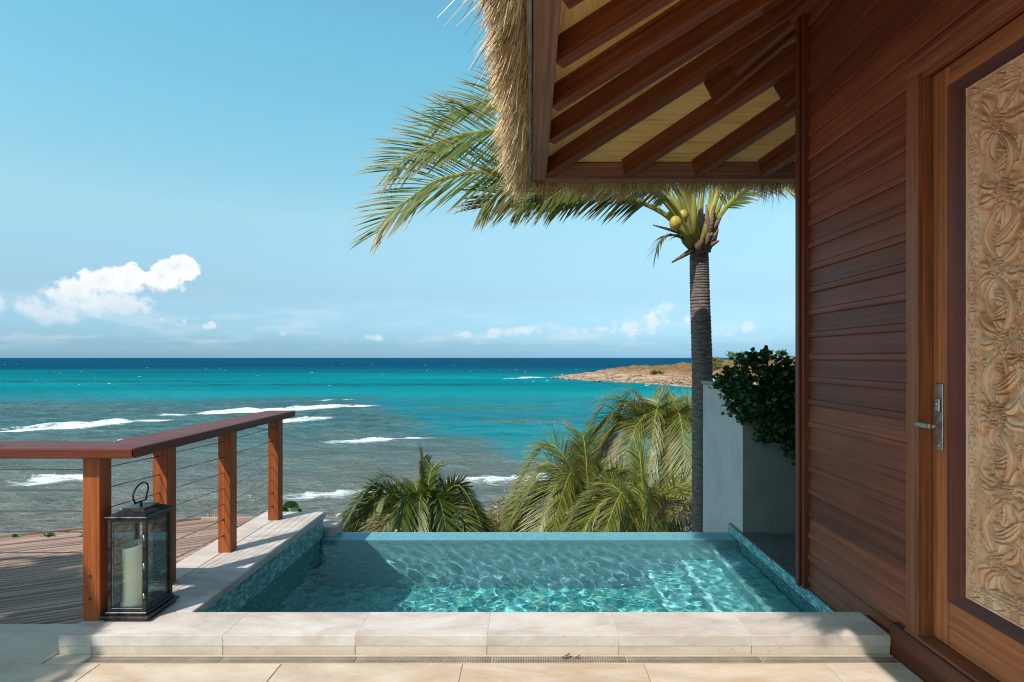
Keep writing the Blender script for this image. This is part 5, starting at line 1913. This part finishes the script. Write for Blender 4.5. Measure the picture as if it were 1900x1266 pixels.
# low bright palm at the foot, right
c = at(1195, 1000, 11.5)
lower_palm('low bright green palm close behind the pool edge beside the trunk', c, (c.x, c.y, -3.9),
           fan(12, 7, 1.7, 1.05, 0.6) + [(90, 0.8, 1.7, 0), (20, 1.4, 1.0, 0.4), (160, 1.6, 0.9, 0.6)],
           0.55, 48, M_FROND_PALE, 0.10, 8, wind=(-0.2, 0, -0.9), width=0.018, droop=0.4)

# dry scrub between and behind the palms
scrub = [(1170, 930, 16.5, 1.3, M_FROND_DARK, 'deep green bush between the pale palm and the taller palm'),
         (1040, 985, 15.5, 0.7, M_FROND_DARK, 'green bush under the left fronds of the pale palm'),
         (800, 1005, 14.5, 0.8, M_FROND_DARK, 'leafy undergrowth at the foot of the dark green palm'),
         (955, 965, 16.0, 0.75, M_DRYLEAF, 'yellowish dry shrub between the dark palm and the pale palm'),
         (905, 985, 15.0, 0.55, M_DRYLEAF, 'low dry shrub right of the dark green palm'),
         (1265, 935, 17.0, 1.1, M_DRYLEAF, 'brownish dry scrub behind the palms beside the trunk'),
         (1150, 960, 17.5, 1.1, M_FROND_DARK, 'dark scrub filling the gap behind the pale palm'),
         (1235, 1000, 14.5, 0.9, M_DRYLEAF, 'tangled dry shrub at the foot of the taller palm'),
         (690, 1000, 14.5, 0.6, M_DRYLEAF, 'low dry shrub at the left foot of the dark palm')]
for k, (px, py, d, r_, mat, lab) in enumerate(scrub):
    c = at(px, py, d)
    t = tag(empty('shrub', (c.x, c.y, c.z - r_)), lab, 'shrub', 'dry scrub below the pool')
    V, Fc = leaf_cloud(tuple(c), (r_, r_ * 0.8, r_ * 0.8), int(1500 * r_), 0.11, 300 + k)
    mesh_obj('foliage', V, Fc, mat if mat is not M_FROND_DARK else M_GREENLEAF, t)
    rg = np.random.default_rng(k)
    for q in range(6):
        b = c + Vector((rg.uniform(-1, 1) * r_ * .8, rg.uniform(-.6, .6) * r_, rg.uniform(-.2, .9) * r_))
        tube('stem', [(c.x, c.y, c.z - r_ * 2.2), ((c.x + b.x) / 2 + 0.1, c.y, c.z - r_ * 0.5), b], [0.03, 0.018, 0.006], M_TWIG, t, 5)

# palm behind the camera on the left; its shade falls on the terrace corner and the deck
rg = np.random.default_rng(91)
cb = Vector((-6.9, 0.3, -1.2))
op = tag(empty('coconut_palm', cb), 'coconut palm left of the terrace that shades its corner', 'palm tree')
ct = Vector((-5.75, -0.1, 4.3))
trunk(op, [cb, Vector((-6.8, 0.3, 1.2)), Vector((-6.3, 0.1, 3.2)), ct], 0.15, 0.11, 60)
for k in range(30):
    a = 2 * math.pi * (k + rg.uniform(-.2, .2)) / 30
    h = Vector((math.cos(a), math.sin(a), 0))
    L = rg.uniform(1.3, 1.7)
    r0 = rg.uniform(0.4, 0.9)
    p = [ct, ct + h * 0.25 * L + Vector((0, 0, r0 * .7)), ct + h * .6 * L + Vector((0, 0, r0 * .8)), ct + h * .95 * L + Vector((0, 0, -0.3)), ct + h * 1.1 * L + Vector((0, 0, -0.9))]
    add_frond(op, p, 0.55, 50, rg, M_FROND, wind=(-0.3, 0, -0.9), width=0.034, rach=0.025)

# ------------------------------------------------------------------ small things
# round-leaved plant behind the last post
c = at(536, 945, 5.35)
sp = tag(empty('leafy_plant', (c.x, c.y, -0.4)), 'round dark green leaf behind the last railing post', 'plant')
V, Fc = [], []
for (dx, dz, r_, ty) in ((0.0, 0.0, 0.075, 0.02), (-0.05, -0.03, 0.06, -0.03), (0.045, -0.05, 0.055, 0.04)):
    k = len(V)
    cc = c + Vector((dx, ty, dz))
    V.append(tuple(cc + Vector((0, 0.012, 0))))
    for i in range(14):
        th = 2 * math.pi * i / 14
        V.append(tuple(cc + Vector((r_ * math.cos(th), 0.02 * math.cos(2 * th) + 0.02 * math.sin(th), r_ * 0.95 * math.sin(th) * (1 + .12 * math.cos(th))))))
    Fc += [(k, k + 1 + i, k + 1 + (i + 1) % 14) for i in range(14)]
mesh_obj('leaf', V, Fc, M_SHRUB, sp)
tube('stem', [(c.x, c.y + 0.02, -0.4), (c.x + 0.01, c.y + 0.02, c.z - 0.02)], [0.008, 0.004], M_TWIG, sp, 6)

for k, (px, lab) in enumerate(((35, 'leftmost green sprig at the far edge of the deck'), (91, 'middle green sprig at the far edge of the deck'), (146, 'green sprig beside the front post at the deck edge'))):
    c = at(px, 998, 4.72)
    t = tag(empty('green_sprig', (c.x, c.y, -0.45)), lab, 'plant', 'green sprigs along the deck edge')
    V, Fc = leaf_cloud(tuple(c), (0.045, 0.03, 0.022), 34, 0.035, 400 + k, squash=1.3)
    mesh_obj('foliage', V, Fc, M_GREENLEAF, t)
    tube('stem', [(c.x, c.y, -0.45), (c.x + 0.01, c.y, c.z)], [0.005, 0.002], M_TWIG, t, 5)

c0 = at(392, 966, 5.4)
tw = tag(empty('dry_twigs', (c0.x, c0.y, -0.4)), 'thin dry twigs standing beyond the deck behind the cables', 'plant')
for (px, py, m) in ((352, 921, M_TWIG), (377, 922, M_HUSK), (385, 940, M_TWIG), (398, 950, M_TWIG)):
    b = at(px, py, 5.4)
    tube('twig', [(c0.x, c0.y, -0.4), ((c0.x + b.x) / 2 + 0.02, c0.y, (c0.z + b.z) / 2), b], [0.004, 0.003, 0.0014], m, tw, 5)

# two fallen leaves on the drain
for k, (px, py, col_, an, lab) in enumerate(((1050, 1222, M_HUSK, 0.5, 'dark curled fallen leaf lying on the drain grating'), (1072, 1223, M_RED, 0.2, 'small reddish fallen leaf beside the dark one on the drain'))):
    d = F * EYE / (py - CY)
    c = Vector(((px - CX) / F * d, d, 0.002))
    L = 0.045 if k == 0 else 0.022
    V = []
    for i in range(7):
        t = i / 6
        w = (0.009 if k == 0 else 0.005) * math.sin(math.pi * t) + 0.0004
        x, y = (t - .5) * L * math.cos(an), (t - .5) * L * math.sin(an)
        nx2, ny2 = -math.sin(an) * w, math.cos(an) * w
        zz = 0.002 + 0.012 * (t - 0.3) ** 2 * 2
        V += [(c.x + x - nx2, c.y + y - ny2, c.z + zz + 0.006), (c.x + x, c.y + y, c.z + zz), (c.x + x + nx2, c.y + y + ny2, c.z + zz + 0.006)]
    Fc = [(i * 3 + j, i * 3 + j + 1, i * 3 + 4 + j, i * 3 + 3 + j) for i in range(6) for j in range(2)]
    o = mesh_obj('fallen_leaf', V, Fc, col_)
    tag(o, lab, 'leaf', 'fallen leaves on the drain')
